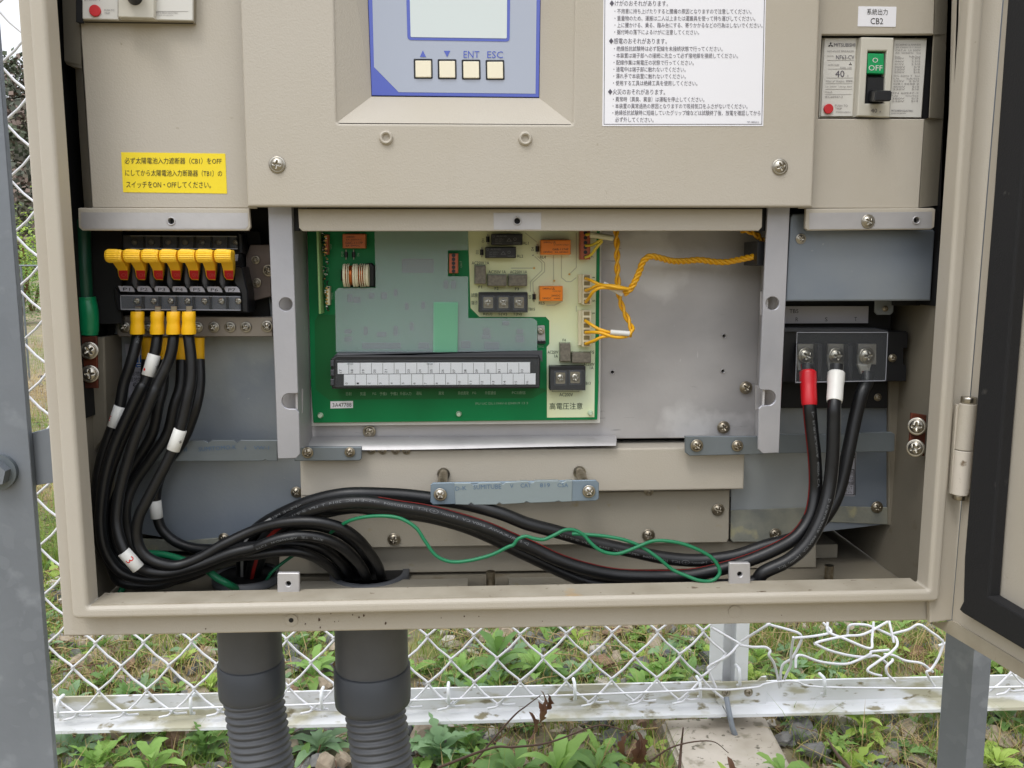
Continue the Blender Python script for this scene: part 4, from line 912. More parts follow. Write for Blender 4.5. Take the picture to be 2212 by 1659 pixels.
for k in range(4):
    x0 = 1345 + k * 204; y0 = 500 + k * 3.4
    plate('button_frame', rounded([T('A2', x0, y0), T('A2', x0 + 160, y0), T('A2', x0 + 163, y0 + 170), T('A2', x0 + 3, y0 + 170)], 2.5), YI - .0009, blackp, pn, .0003, bev=.0001)
    plate('button', rounded([T('A2', x0 + 14, y0 + 15), T('A2', x0 + 148, y0 + 15), T('A2', x0 + 150, y0 + 156), T('A2', x0 + 17, y0 + 156)], 2), YI - .0022, cream, pn, .002, bev=.0003)
letters('lettering', [('A2', 'ENT', 1770, 462, 1905, 464, 58), ('A2', 'ESC', 1972, 464, 2106, 466, 58)], YI - .001, blue, pn)
b = MB(); b.plate([T('A2', 1398, 484), T('A2', 1424, 428), T('A2', 1452, 486)], YI - .0009, .0001, bev=0); b.obj('up_arrow', blue, pn)
b = MB(); b.plate([T('A2', 1602, 432), T('A2', 1658, 432), T('A2', 1630, 486)], YI - .0009, .0001, bev=0); b.obj('down_arrow', blue, pn)
# warning sheet
ws = plate('warning_label', [T('A3', 800, -1500), T('A3', 2200, -1500), T('A3', 2146, 1073), T('A3', 776, 1073)], .0327, paper, mc, .0003, bev=0)
b = MB()
for q in ([(806, -1490), (811, -1490), (793, 1060), (788, 1060)], [(2185, -1490), (2190, -1490), (2136, 1060), (2131, 1060)], [(790, 1055), (2133, 1055), (2133, 1060), (790, 1060)]): b.plate([T('A3', *a) for a in q], .0326, .0001, bev=0)
b.obj('border', ink_g, ws)
W = [('◆けがのおそれがあります。', 838, 1335, 28, 52), ('・不用意に持ち上げたりすると腰痛の原因となりますので注意してください。', 880, 2045, 95, 44), ('・重量物のため、運搬は二人以上または運搬具を使って持ち運びしてください。', 880, 2078, 155, 44), ('・上に腰かける、乗る、踏み台にする、寄りかかるなどの行為はしないでください。', 880, 2140, 213, 44), ('・据付時の落下によるけがに注意してください。', 878, 1600, 272, 44),
     ('◆感電のおそれがあります。', 832, 1325, 349, 52), ('・絶縁抵抗試験時は必ず配線を未接続状態で行ってください。', 875, 1800, 413, 44), ('・本装置は端子部への接続に先立って必ず接地線を接続してください。', 873, 1930, 472, 44), ('・配線作業は無電圧の状態で行ってください。', 872, 1555, 531, 44), ('・通電中は端子部に触れないでください。', 871, 1485, 589, 44), ('・濡れ手で本装置に触れないでください。', 870, 1487, 647, 44), ('・使用する工具は絶縁工具を使用してください。', 868, 1585, 706, 44),
     ('◆火災のおそれがあります。', 824, 1310, 781, 52), ('・異常時（異臭、異音）は運転を停止してください。', 866, 1645, 844, 44), ('・本装置の異常過熱の原因となりますので吸排気口をふさがないでください。', 864, 2012, 902, 44), ('・絶縁抵抗試験時に短絡していたグリップ線などは試験終了後、放電を確認してから', 862, 2122, 959, 44), ('必ず外してください。', 886, 1212, 1017, 44), ('NP-10802013', 2010, 2108, 1038, 14)]
letters('lettering', [('A3', s, xa, y, xb, y + 3, h) for s, xa, xb, y, h in W], .0325, ink_g, ws)

lc = thing('side_cover', 'left beige side cover with the yellow notice and an opening for the upper left breaker', 'cover', P(350, 447, .05), 'beige side covers')
op = [T('A1', 640, -1500), T('A1', 680, 202), T('A1', 1690, 208), T('A1', 1665, -1500)]
plate('cover_plate', [T('A1', 600, -2400), T('A1', 2160, -2400), T('A1', 2180, 1659), T('B1', 2180, 152), T('B1', 782, 150), T('A1', 775, 1659), T('A1', 680, 202), T('A1', 650, -1000)], .046, beige, lc, .003, [[T('A1', 650, -1000), T('A1', 681, 190), T('A1', 1690, 208), T('A1', 1670, -1000)]][:0], .0008)
b = MB(); A = [T('A1', 640, -1600), T('A1', 681, 200), T('A1', 775, 1659), T('B1', 781, 145)]; B_ = [T('A1', 480, -1600), T('A1', 549, 520), T('A1', 640, 600), T('A1', 708, 1659), T('B1', 715, 140)]
def strip(par, L_, R_, YL, YR, m, nm='edge_strip'):
    va = [P(*p, YL) for p in L_]; vb = [P(*p, YR) for p in R_]; n = len(va); bk = [v + Vector((0, .0012, 0)) for v in va + vb]
    b = MB(); b.add(va + vb + bk, [(i, i + 1, n + i + 1, n + i) for i in range(n - 1)] + [(2 * n + n + i, 3 * n + i + 1, 2 * n + i + 1, 2 * n + i) for i in range(n - 1)] + [(i + 1, i, 2 * n + i, 2 * n + i + 1) for i in range(n - 1)] + [(n - 1, 2 * n - 1, 4 * n - 1, 3 * n - 1)]); return b.obj(nm, m, par)
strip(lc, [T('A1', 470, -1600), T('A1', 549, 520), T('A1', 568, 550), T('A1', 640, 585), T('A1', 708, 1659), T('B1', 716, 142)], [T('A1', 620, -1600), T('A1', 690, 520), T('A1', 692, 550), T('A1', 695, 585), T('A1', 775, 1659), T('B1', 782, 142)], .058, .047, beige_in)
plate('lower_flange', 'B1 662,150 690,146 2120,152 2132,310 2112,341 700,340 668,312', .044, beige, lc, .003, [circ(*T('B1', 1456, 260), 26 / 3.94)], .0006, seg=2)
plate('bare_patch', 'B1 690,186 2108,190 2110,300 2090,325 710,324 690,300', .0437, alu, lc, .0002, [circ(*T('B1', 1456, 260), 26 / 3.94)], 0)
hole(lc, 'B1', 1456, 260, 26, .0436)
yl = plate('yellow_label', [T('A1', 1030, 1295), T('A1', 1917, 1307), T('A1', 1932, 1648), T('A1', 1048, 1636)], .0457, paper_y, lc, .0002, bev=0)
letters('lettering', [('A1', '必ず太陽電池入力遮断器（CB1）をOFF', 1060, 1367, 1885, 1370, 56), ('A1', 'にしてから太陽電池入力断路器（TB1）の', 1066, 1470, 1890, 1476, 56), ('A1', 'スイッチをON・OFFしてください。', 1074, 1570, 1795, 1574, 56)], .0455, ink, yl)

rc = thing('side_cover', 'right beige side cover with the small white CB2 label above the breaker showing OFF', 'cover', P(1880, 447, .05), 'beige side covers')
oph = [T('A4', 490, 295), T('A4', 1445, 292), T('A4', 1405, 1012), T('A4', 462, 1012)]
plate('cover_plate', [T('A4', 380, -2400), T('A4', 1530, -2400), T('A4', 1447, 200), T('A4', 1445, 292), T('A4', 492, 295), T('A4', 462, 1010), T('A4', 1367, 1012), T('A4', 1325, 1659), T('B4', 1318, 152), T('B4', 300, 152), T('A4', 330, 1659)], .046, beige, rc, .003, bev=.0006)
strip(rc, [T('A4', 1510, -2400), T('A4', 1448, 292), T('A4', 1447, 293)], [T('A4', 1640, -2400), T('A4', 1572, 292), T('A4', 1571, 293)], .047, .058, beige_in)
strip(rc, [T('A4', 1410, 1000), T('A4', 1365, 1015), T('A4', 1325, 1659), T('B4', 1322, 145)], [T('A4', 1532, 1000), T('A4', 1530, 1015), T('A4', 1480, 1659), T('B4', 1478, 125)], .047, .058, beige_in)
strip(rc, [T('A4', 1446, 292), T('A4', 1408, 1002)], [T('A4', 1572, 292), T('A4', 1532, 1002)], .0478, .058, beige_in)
plate('lower_flange', 'B4 358,155 1440,148 1460,160 1450,310 1422,331 375,341 350,320', .044, beige, rc, .003, [circ(*T('B4', 1296, 252), 26 / 3.94)], .0006, seg=2)
plate('bare_patch', 'B4 385,190 1430,180 1425,322 385,328', .0437, alu, rc, .0002, [circ(*T('B4', 1296, 252), 26 / 3.94)], 0)
hole(rc, 'B4', 1296, 252, 26, .0436); screw('B4', 884, 262, 58, .0434, rc, 'w')
wl = plate('circuit_label', rounded([T('A4', 803, 53), T('A4', 1127, 57), T('A4', 1120, 229), T('A4', 796, 224)], 1.5), .0457, paper, rc, .0002, bev=0)
letters('lettering', [('A4', '系統出力', 876, 100, 1052, 102, 52), ('A4', 'CB2', 906, 179, 1013, 180, 52)], .0455, ink, wl)

# ================================================================== breakers
def three_diamonds(b, tl, cx, cy, s, Y):
    for k in range(3):
        a = -90 + k * 120; d = Vector((math.cos(R(a)), math.sin(R(a)))); n = Vector((-d.y, d.x))
        c = Vector((cx, cy)); m_ = c + d * s * .5
        b.plate([T(tl, *(c)), T(tl, *(m_ + n * s * .29)), T(tl, *(c + d * s)), T(tl, *(m_ - n * s * .29))], Y, .0001, bev=0)
bk = thing('circuit_breaker', 'ivory moulded breaker with black lever and green OFF flag in the right cover', 'breaker', P(*T('A4', 930, 990), .05), 'moulded circuit breakers')
plate('body', [T('A4', 500, 318), T('A4', 1392, 322), T('A4', 1345, 1003), T('A4', 470, 1000)], .0515, grip_w, bk, .03, bev=.001)
plate('opening_shadow', [T('A4', 1300, 280), T('A4', 1460, 280), T('A4', 1420, 1025), T('A4', 1290, 1025)], .056, blackm, bk, .002)
plate('dark_surround', [T('A4', 440, 270), T('A4', 1480, 270), T('A4', 1430, 1040), T('A4', 420, 1040)], .060, blackm, bk, .002)
lp = plate('left_label', [T('A4', 516, 325), T('A4', 785, 325), T('A4', 752, 990), T('A4', 484, 990)], .0508, grip_b, bk, .0006, bev=.0002)
b = MB(); three_diamonds(b, 'A4', 567, 383, 26, .0506); three_diamonds(b, 'A4', 735, 545, 15, .0506); b.obj('emblem', ink, lp)
letters('lettering', [('A4', 'MITSUBISHI', 597, 383, 775, 383, 30), ('A4', 'NF63-CV', 613, 487, 768, 487, 36), ('A4', '40', 606, 628, 684, 628, 56)], .0505, ink_g, lp)
letters('fine_print', [('A4', 'NO-FUSE BREAKER', 540, 436, 766, 436, 16), ('A4', 'MODEL', 538, 477, 595, 477, 12), ('A4', 'AC/DC CLASS', 545, 552, 640, 552, 16), ('A4', 'ASBL 100', 645, 577, 745, 577, 14), ('A4', 'A', 706, 645, 720, 645, 16), ('A4', 'POLE 3P 50/60Hz', 526, 692, 684, 692, 16), ('A4', '⎓', 697, 690, 752, 690, 14), ('A4', 'Ui 500V  Uimp 6kV', 524, 738, 750, 738, 16), ('A4', 'Cat.A', 522, 782, 580, 782, 16), ('A4', 'IEC60947-2', 520, 824, 670, 824, 18), ('A4', 'PUSH TO', 604, 898, 712, 900, 18), ('A4', 'TRIP', 604, 924, 662, 926, 18), ('A4', '0MAKE0UP000V1', 610, 953, 740, 955, 12)], .0505, ink_p, lp)
b = MB()
for q in ([536, 512, 766, 514], [545, 586, 750, 588], [530, 662, 756, 664], [524, 710, 752, 712], [522, 758, 750, 760], [520, 802, 745, 804]): b.plate(rect('A4', *q), .0506, .0001, bev=0)
b.obj('rule_lines', ink_p, lp)
c = P(*T('A4', 544, 928), .0506); cyl('trip_button', c, c + Vector((0, -.0012, 0)), .0033, redp, lp, .0004)
rp_ = plate('right_label', [T('A4', 1110, 336), T('A4', 1385, 340), T('A4', 1336, 1000), T('A4', 1066, 996)], .0508, grip_b, bk, .0006, bev=.0002)
it = []
rowsR = [('IEC60947-2 ANNEX', 380), ('JIS C8201-2-1 Ann1', 405), ('CAT.A  Ui 500V', 428), ('AC 50/60Hz   Icu', 450), ('Icu       kA/Ics', 480), ('500V      2.5/2', 497), ('440V      2.5/2', 522), ('415V      2.5/2', 546), ('400V      5/3', 570), ('230V      5/4', 592), ('200V      5/4', 614), ('DC 60Hz T  Icu', 645), ('Ue     kA/Ics', 668), ('250V   2.5/2', 690), ('GB14048.2', 714), ('400V    5/3', 738), ('230V    5/4', 760), ('EN 60947-2', 792), ('Ue     Icu/Ics', 814), ('380V    5/3', 838), ('220V    5/4', 860)]
for s, y in rowsR: it.append(('A4', s, 1122 - (y - 380) * .068, y, 1335 - (y - 380) * .05, y, 15))
letters('fine_print', it, .0505, ink_p, rp_)
letters('lettering', [('A4', 'MITSUBISHI ELECTRIC', 1084, 942, 1268, 944, 16), ('A4', 'MADE IN JAPAN', 1082, 965, 1204, 966, 11)], .0505, ink_g, rp_)
hb_ = plate('handle_block', [T('A4', 830, 314), T('A4', 1106, 320), T('A4', 1069, 1000), T('A4', 792, 986)], .0445, grip_w, bk, .007, [[T('A4', 884, 432), T('A4', 1044, 432), T('A4', 1022, 880), T('A4', 860, 880)]], .0008, seg=2)
plate('handle_well', [T('A4', 870, 420), T('A4', 1050, 420), T('A4', 1030, 890), T('A4', 850, 890)], .0508, blackp, hb_, .0005, bev=0)
gf = plate('off_flag', [T('A4', 884, 452), T('A4', 1022, 456), T('A4', 1022, 628), T('A4', 880, 624)], .045, greenoff, bk, .004, bev=.0006, seg=2)
letters('lettering', [('A4', 'O', 922, 512, 970, 512, 42), ('A4', 'OFF', 890, 577, 1008, 579, 46)], .0448, whitep, gf)
lv = plate('lever', [T('A4', 876, 650), T('A4', 1028, 650), T('A4', 1022, 878), T('A4', 862, 878)], .0465, blackp, bk, .004, bev=.0008)
b = MB(); q0 = [P(*T('A4', x, y), .046) for x, y in ((900, 765), (1000, 765), (990, 868), (890, 868))]; q1 = [P(*T('A4', x, y), .028) for x, y in ((912, 778), (1092, 772), (1080, 862), (905, 858))]
q1 = [P(*T('A4', x, y), .026) for x, y in ((950, 775), (1092, 772), (1082, 862), (938, 858))]
b.add(q0 + q1, [(4, 5, 6, 7), (0, 1, 5, 4), (1, 2, 6, 5), (2, 3, 7, 6), (3, 0, 4, 7)])
me = bpy.data.meshes.new('k'); me.from_pydata(b.v, [], b.f); bm = bmesh.new(); bm.from_mesh(me); bmesh.ops.recalc_face_normals(bm, faces=bm.faces); bmesh.ops.bevel(bm, geom=[e for e in bm.edges if not e.is_boundary], offset=.0007, segments=3, affect='EDGES'); bm.to_mesh(me); bm.free()
link('lever_knob', [v.co for v in me.vertices], [tuple(p.vertices) for p in me.polygons], blackp, lv)
letters('lettering', [('A4', '40', 910, 941, 962, 942, 34), ('A4', 'A', 980, 950, 996, 950, 16)], .0443, ink_g, hb_)

bk = thing('circuit_breaker', 'upper left breaker cut off by the top edge, red trip button and black knob', 'breaker', P(*T('A1', 1170, 180), .05), 'moulded circuit breakers')
plate('body', [T('A1', 690, -1500), T('A1', 1655, -1500), T('A1', 1648, 188), T('A1', 706, 175)], .0405, mat('breaker_side', (150, 142, 126), .5), bk, .008, bev=.0006)
plate('dark_surround', [T('A1', 634, -1500), T('A1', 680, -1500), T('A1', 712, 198), T('A1', 668, 196), T('A1', 644, 184)], .0415, blackm, bk, .001)
plate('dark_surround', [T('A1', 700, 165), T('A1', 1650, 175), T('A1', 1640, 200), T('A1', 720, 190)], .0425, blackm, bk, .001)
lp = plate('left_label', rounded([T('A1', 690, -1500), T('A1', 1003, -1500), T('A1', 1005, 168), T('A1', 700, 160)], 2), .0385, grip_b, bk, .002, bev=.0004)
c = P(*T('A1', 812, 93), .0383); cyl('trip_button', c, c + Vector((0, -.001, 0)), .0036, redp, lp, .0004)
letters('fine_print', [('A1', 'PUSH TO', 888, 86, 972, 86, 16), ('A1', 'TRIP', 888, 112, 935, 112, 16), ('A1', 'IEC60947-2', 718, 3, 852, 3, 12)], .0382, ink_p, lp)
rp_ = plate('right_label', rounded([T('A1', 1318, -1500), T('A1', 1640, -1500), T('A1', 1640, 175), T('A1', 1322, 168)], 2), .0385, grip_b, bk, .002, bev=.0004)
letters('lettering', [('A1', 'MITSUBISHI ELECTRIC', 1330, 109, 1515, 110, 16), ('A1', 'MADE IN JAPAN', 1330, 130, 1472, 131, 11)], .0382, ink_p, rp_)
b = MB(); b.plate(rect('A1', 1330, 95, 1600, 97), .0383, .0001, bev=0); b.obj('rule_lines', ink_p, rp_)
plate('handle_block', [T('A1', 1005, -1500), T('A1', 1300, -1500), T('A1', 1310, 155), T('A1', 1005, 145)], .034, grip_w, bk, .007, bev=.0005)
b = MB(); c0 = P(*T('A1', 1146, -50), .034); v = []
for k, (s, d) in enumerate(((1.05, 0), (1, -.004), (1, -.012), (.9, -.0145), (.5, -.0155), (.01, -.0158))): v += [c0 + Vector((.0052 * s * math.cos(6.28318 * j / 24), d, .0065 * s * math.sin(6.28318 * j / 24) - d * .2)) for j in range(24)]
b.add(v, [(i * 24 + j, i * 24 + (j + 1) % 24, (i + 1) * 24 + (j + 1) % 24, (i + 1) * 24 + j) for i in range(5) for j in range(24)], 0, True); b.obj('knob', blackp, bk)

for tl, x, y in (('B3', 1812, 1237), ('B3', 1802, 1537), ('B3', 862, 1545)): hole(ch, tl, x, y, 15, .1036)
# ================================================================== input disconnect switch with seven yellow levers
sw = thing('disconnect_switch', 'black terminal switch block with seven yellow levers set to red ON and clear covers', 'switch', P(*T('B1', 1500, 1050), .09))
plate('body', 'B1 985,370 2050,380 2110,900 2115,1040 1000,1035 890,760 890,640 960,620', .088, blackp, sw, .014, bev=.001)
plate('end_cheek', 'B1 2020,350 2062,370 2070,540 2030,540', .078, blackp, sw, .012, bev=.0008)
plate('end_cheek', 'B1 1995,640 2060,650 2110,870 2112,1040 2060,1035 2050,880 1990,780', .07, blackp, sw, .02, bev=.0008)
plate('end_cheek', 'B1 890,635 985,640 1010,770 890,765', .08, blackp, sw, .01, bev=.0008)
plate('end_cheek', 'B1 970,820 1015,870 1025,1020 1000,1030 965,880', .074, blackp, sw, .012, bev=.0008)
plate('upper_bed', 'B1 1000,375 2018,385 2028,505 1000,500', .082, mat('terminal_bed', (96, 98, 106), .4), sw, .006, bev=.0008)
plate('lower_bed', 'B1 1025,890 2045,898 2048,1020 1028,1015', .070, MATS['terminal_bed'], sw, .01, bev=.0008)
for k in range(7):
    x = 1145 + k * 143.5; screw('B1', x, 440, 30, .0812, sw, 'p'); x = 1165 + k * 144; screw('B1', x, 940, 34, .0692, sw, 'p')
    if k: plate('divider', rect('B1', 1038 + k * 144 + 20, 893, 1050 + k * 144 + 20, 1016), .066, blackp, sw, .006, bev=.0004); plate('divider', rect('B1', 1070 + k * 143.5, 380, 1080 + k * 143.5, 500), .078, blackp, sw, .005, bev=.0004)
plate('clear_cover', 'B1 1105,383 2014,388 2024,497 1110,495', .074, clear, sw, .0012, bev=.0002)
plate('clear_cover', 'B1 1026,893 2040,903 2046,1020 1030,1013', .0615, clear, sw, .0012, bev=.0002)
b = MB()
for s in ('B1 1026,890 2042,900 2042,906 1026,897', 'B1 1030,1006 2046,1013 2046,1021 1030,1015', 'B1 1108,383 2014,388 2014,393 1108,388', 'B1 1110,489 2022,492 2022,498 1110,496', 'B1 1022,892 1028,892 1034,1015 1028,1015'): b.plate(s, .0612, .0003, bev=0)
b.obj('cover_edge', mat('bright_acrylic_edge', (140, 142, 150), .3), sw)
for k in range(7):
    x = 1005 + k * 149.5
    pl_ = plate('number_tab', f'B1 {x},{812+k*.8} {x+112},{813+k*.8} {x+132},{832+k*.8} {x+142},{862+k*.8} {x+20},{858+k*.8}', .068, paper_g, sw, .0006, bev=.0001)
    letters('lettering', [('B1', f'P{k+1}', x + 42, 838 + k, x + 102, 840 + k, 26)], .0678, ink, pl_)
    if k: plate('barrier', f'B1 {x-32},{640} {x-8},{640} {x+8},{780} {x-2},{826} {x-14},{832} {x-38},{780}', .064, cover_dark, sw, .02, bev=.0008)
letters('lettering', [('B1', '5', 1815, 570, 1832, 570, 26), ('B1', '6', 1970, 570, 1985, 570, 26)], .0815, ink, sw)
plate('number_tab', 'B1 1965,540 2028,542 2020,600 1960,596', .079, paper_g, sw, .0006, bev=0)
for k in range(7):
    ox = [905, 1062, 1216, 1369, 1525, 1677, 1835][k]; px_ = [1000, 1148, 1298, 1448, 1602, 1746, 1898][k]
    lvr = plate('lever', [T('B1', ox + 38, 598), T('B1', ox + 138, 600), T('B1', ox + 146, 614), T('B1', px_ + 86, 672), T('B1', px_ + 88, 765), T('B1', px_ + 28, 762), T('B1', px_ + 8, 735), T('B1', px_ - 3, 672)], Pl(P(*T('B1', px_ + 40, 700), .060), (0, 1, 1.15)), ylev, sw, .010, bev=.0006, seg=2)
    # ribbed knob: a short roller lying left to right
    c0 = P(*T('B1', ox + 2, 556), .048); c1 = P(*T('B1', ox + 140, 558), .048); d = (c1 - c0); n = 8; sg = 44; v = []
    for i in range(n + 1):
        t = i / n
        for j in range(sg):
            a = 6.28318 * j / sg; rr = .0043 * (1 + (.06 if j % 2 else -.02)) * (1 if 0 < i < n else .86) * (1.0 if t < .75 else .95)
            v.append(c0 + d * (min(max(t, .02), .98) if 0 < i < n else t) + Vector((0, rr * math.cos(a) * 1.0, rr * math.sin(a) * 1.02)))
    b = MB(); b.add(v, [(i * sg + j, (i + 1) * sg + j, (i + 1) * sg + (j + 1) % sg, i * sg + (j + 1) % sg) for i in range(n) for j in range(sg)]); b.add(v[:sg], [tuple(range(sg))]); b.add(v[-sg:], [tuple(reversed(range(sg)))])
    b.obj('knob', ylev, lvr)
    op_ = plate('on_patch', [T('B1', px_ + 10, 684), T('B1', px_ + 86, 684), T('B1', px_ + 88, 756), T('B1', px_ + 30, 756), T('B1', px_ + 13, 730)], Pl(P(*T('B1', px_ + 40, 700), .0592), (0, 1, 1.15)), redp, lvr, .0005, bev=.0001)
    letters('lettering', [('B1', 'ON' if k > 1 else 'OI', px_ + 32, 718, px_ + 84, 720, 30)], Pl(P(*T('B1', px_ + 40, 700), .0590), (0, 1, 1.15)), mat('faded_red', (214, 96, 96), .5) if 'faded_red' not in MATS else MATS['faded_red'], lvr)

eb = thing('earth_bar', 'drilled metal bar with a row of cross-head screws below the yellow-lever switch', 'busbar', P(*T('B1', 1600, 1240), .09))
plate('bar', 'B1 990,1065 2212,1074 B2 145,1072 145,1243 B1 2212,1245 1010,1245 995,1220', .0855, mat('tarnished_tin_bar', (156, 148, 140), .4, .6, var=(30, (138, 130, 122))), eb, .003, bev=.0006)
for x in (1060, 1255, 1680, 1820, 1957, 2092): 
    screw('B1', x, 1162, 44, .0845, eb, 'w')
screw('B2', 97, 1156, 48, .0845, eb, 'w')

# ================================================================== circuit board
CB = thing('circuit_board', 'green and cream printed circuit board with relays, fuses and terminal strip in the open bay', 'circuit board', P(*T('C2', 1700, 380), .098))
Yb = .094
plate('backing_sheet', 'B2 430,330 B3 770,330 760,1659 C3 757,357 C2 477,382', .0975, whitep, CB, .0015, bev=.0003)
brd = plate('board', 'B2 438,330 B3 756,330 745,1659 C3 733,328 C2 492,355 B2 470,1659', Yb, pcb, CB, .0016, bev=.0003)
plate('dark_zone', 'B2 535,1055 690,1055 690,1380 C3 245,60 280,60 305,80 185,145 C2 625,158 510,70 B2 503,1110', Yb - .0002, pcb_d, brd, .0001, bev=0)
cz = plate('cream_zone', 'B2 1808,330 1830,1000 1905,1075 B3 295,1075 325,1108 325,1305 303,1330 C3 305,310 708,306 B3 728,330', Yb - .0003, pcb_c, brd, .0002, bev=0)
b = MB()
def tr(tl, pts, w=4):
    for (x0, y0), (x1, y1) in zip(pts, pts[1:]):
        d = Vector((x1 - x0, y1 - y0)).normalized() * 1; n = Vector((-d.y, d.x)) * w; b.plate([T(tl, x0 + n.x, y0 + n.y), T(tl, x1 + n.x, y1 + n.y), T(tl, x1 - n.x, y1 - n.y), T(tl, x0 - n.x, y0 - n.y)], Yb - .00045, .0001, bev=0)
for pl2 in ([(0, 660), (195, 660)], [(200, 560), (262, 615), (262, 680), (165, 775), (165, 860)], [(225, 560), (285, 615), (285, 690), (185, 780), (188, 860)], [(360, 550), (362, 765)], [(428, 550), (428, 740), (470, 775), (510, 775), (555, 740)], [(555, 360), (555, 655), (495, 712)], [(120, 360), (220, 440)], [(555, 980), (555, 1030)], [(440, 940), (370, 975), (300, 975)]): tr('B3', pl2)
b.obj('copper_track', trace, cz)
for x, y in ((195, 660), (495, 712), (366, 767)):
    c = P(*T('B3', x, y), Yb - .0004); MB().tube([c, c - Vector((0, .001, 0))], .0008, 10).obj('test_pin', gold, cz)
# terminal strip
tb = plate('terminal_strip', 'B2 640,1430 695,1400 B3 235,1400 250,1430 245,1659 C3 240,62 C2 650,66 B2 645,1659', .074, blackp, CB, .02, bev=.0012, seg=2)
plate('strip_top', 'B2 690,1382 B3 225,1380 252,1420 C3 250,-245 B2 640,1440', .0755, cover_dark, tb, .012, bev=.0015, seg=2)
plate('label_carrier', 'B2 688,1448 B3 170,1448 232,1560 232,1659 C3 232,42 C2 690,38', .0735, blackp, tb, .001, bev=.0002)
u1 = plate('number_label', [T('B2', 697, 1467), T('B3', 163, 1461), T('B3', 163, 1552), T('B2', 699, 1561)], .0728, paper, tb, .0006, bev=.0001)
u2 = plate('number_label', [T('B2', 752, 1566), T('B3', 210, 1556), T('B3', 210, 1650), T('C2', 752, 36)], .0728, paper, tb, .0006, bev=.0001)
it1 = []; it2 = []; b1 = MB(); b2 = MB(); w1 = (2175 + 163 - 697) / 17; w2 = (2175 + 210 - 752) / 17
for k in range(17):
    x = 697 + w1 * k; it1.append(('B2', str(17 + k), x + 26, 1552, x + 26, 1522, 20)); b1.plate(rect('B2', x + w1 - 2, 1466, x + w1 + 1, 1560), .0727, .0001, bev=0)
    x = 752 + w2 * k; it2.append(('B2', str(k), x + 22, 1648, x + 22, 1620 if k > 9 else 1634, 20)); b2.plate(rect('B2', x + w2 - 2, 1562, x + w2 + 1, 1655), .0727, .0001, bev=0)
letters('lettering', it1, .0726, ink, u1); letters('lettering', it2, .0726, ink, u2); b1.obj('cell_lines', ink, u1); b2.obj('cell_lines', ink, u2)
cv = plate('clear_cover', 'B2 680,1440 B3 240,1436 240,1659 C3 240,50 C2 680,52 680,0', .0705, clear, tb, .0008, bev=.0002)
for x in (830, 1510): plate('cover_clip', rect('B2', x - 55, 1466, x, 1484), .070, clear_g, tb, .0006, bev=.0002)
for i in range(3): plate('side_latch', rect('B2', 636, 1445 + i * 80, 668, 1500 + i * 80), .073, cover_dark, tb, .004, bev=.0006)
letters('silkscreen', [('C2', '日射', 770, 107, 818, 107, 30), ('C2', '気温', 890, 107, 937, 107, 30), ('C2', 'FG', 996, 106, 1026, 106, 20), ('C2', '予備1', 1056, 107, 1116, 107, 30), ('C2', '予備2', 1145, 106, 1210, 106, 30), ('C2', '外部入力', 1228, 105, 1325, 105, 30), ('C2', '運転', 1367, 103, 1415, 103, 30), ('C2', '異常', 1558, 102, 1602, 102, 30), ('C2', '系統異常', 1722, 101, 1812, 101, 30), ('C2', 'FG', 1846, 100, 1876, 100, 20), ('C2', '外部通信', 1952, 99, 2045, 99, 30), ('C3', 'PCS通信', 8, 97, 122, 97, 28),
    ('C2', 'ЯU UC DL1194V-0 E94919 13 3', 1870, 191, 2318, 186, 20), ('B2', 'CN16', 652, 924, 652, 868, 20), ('B2', 'TD', 605, 690, 605, 655, 0), ('B2', 'TD', 614, 692, 614, 654, 22), ('B2', 'D10', 738, 560, 738, 520, 18), ('B2', 'D6', 873, 558, 873, 532, 18), ('B2', 'CN17', 1748, 655, 1748, 600, 20), ('B2', '5', 1684, 722, 1684, 712, 18), ('B3', 'TB12', 225, 1326, 275, 1326, 20), ('B2', 'CN7', 640, 500, 640, 455, 16)], Yb - .0004, ink_gr, brd)
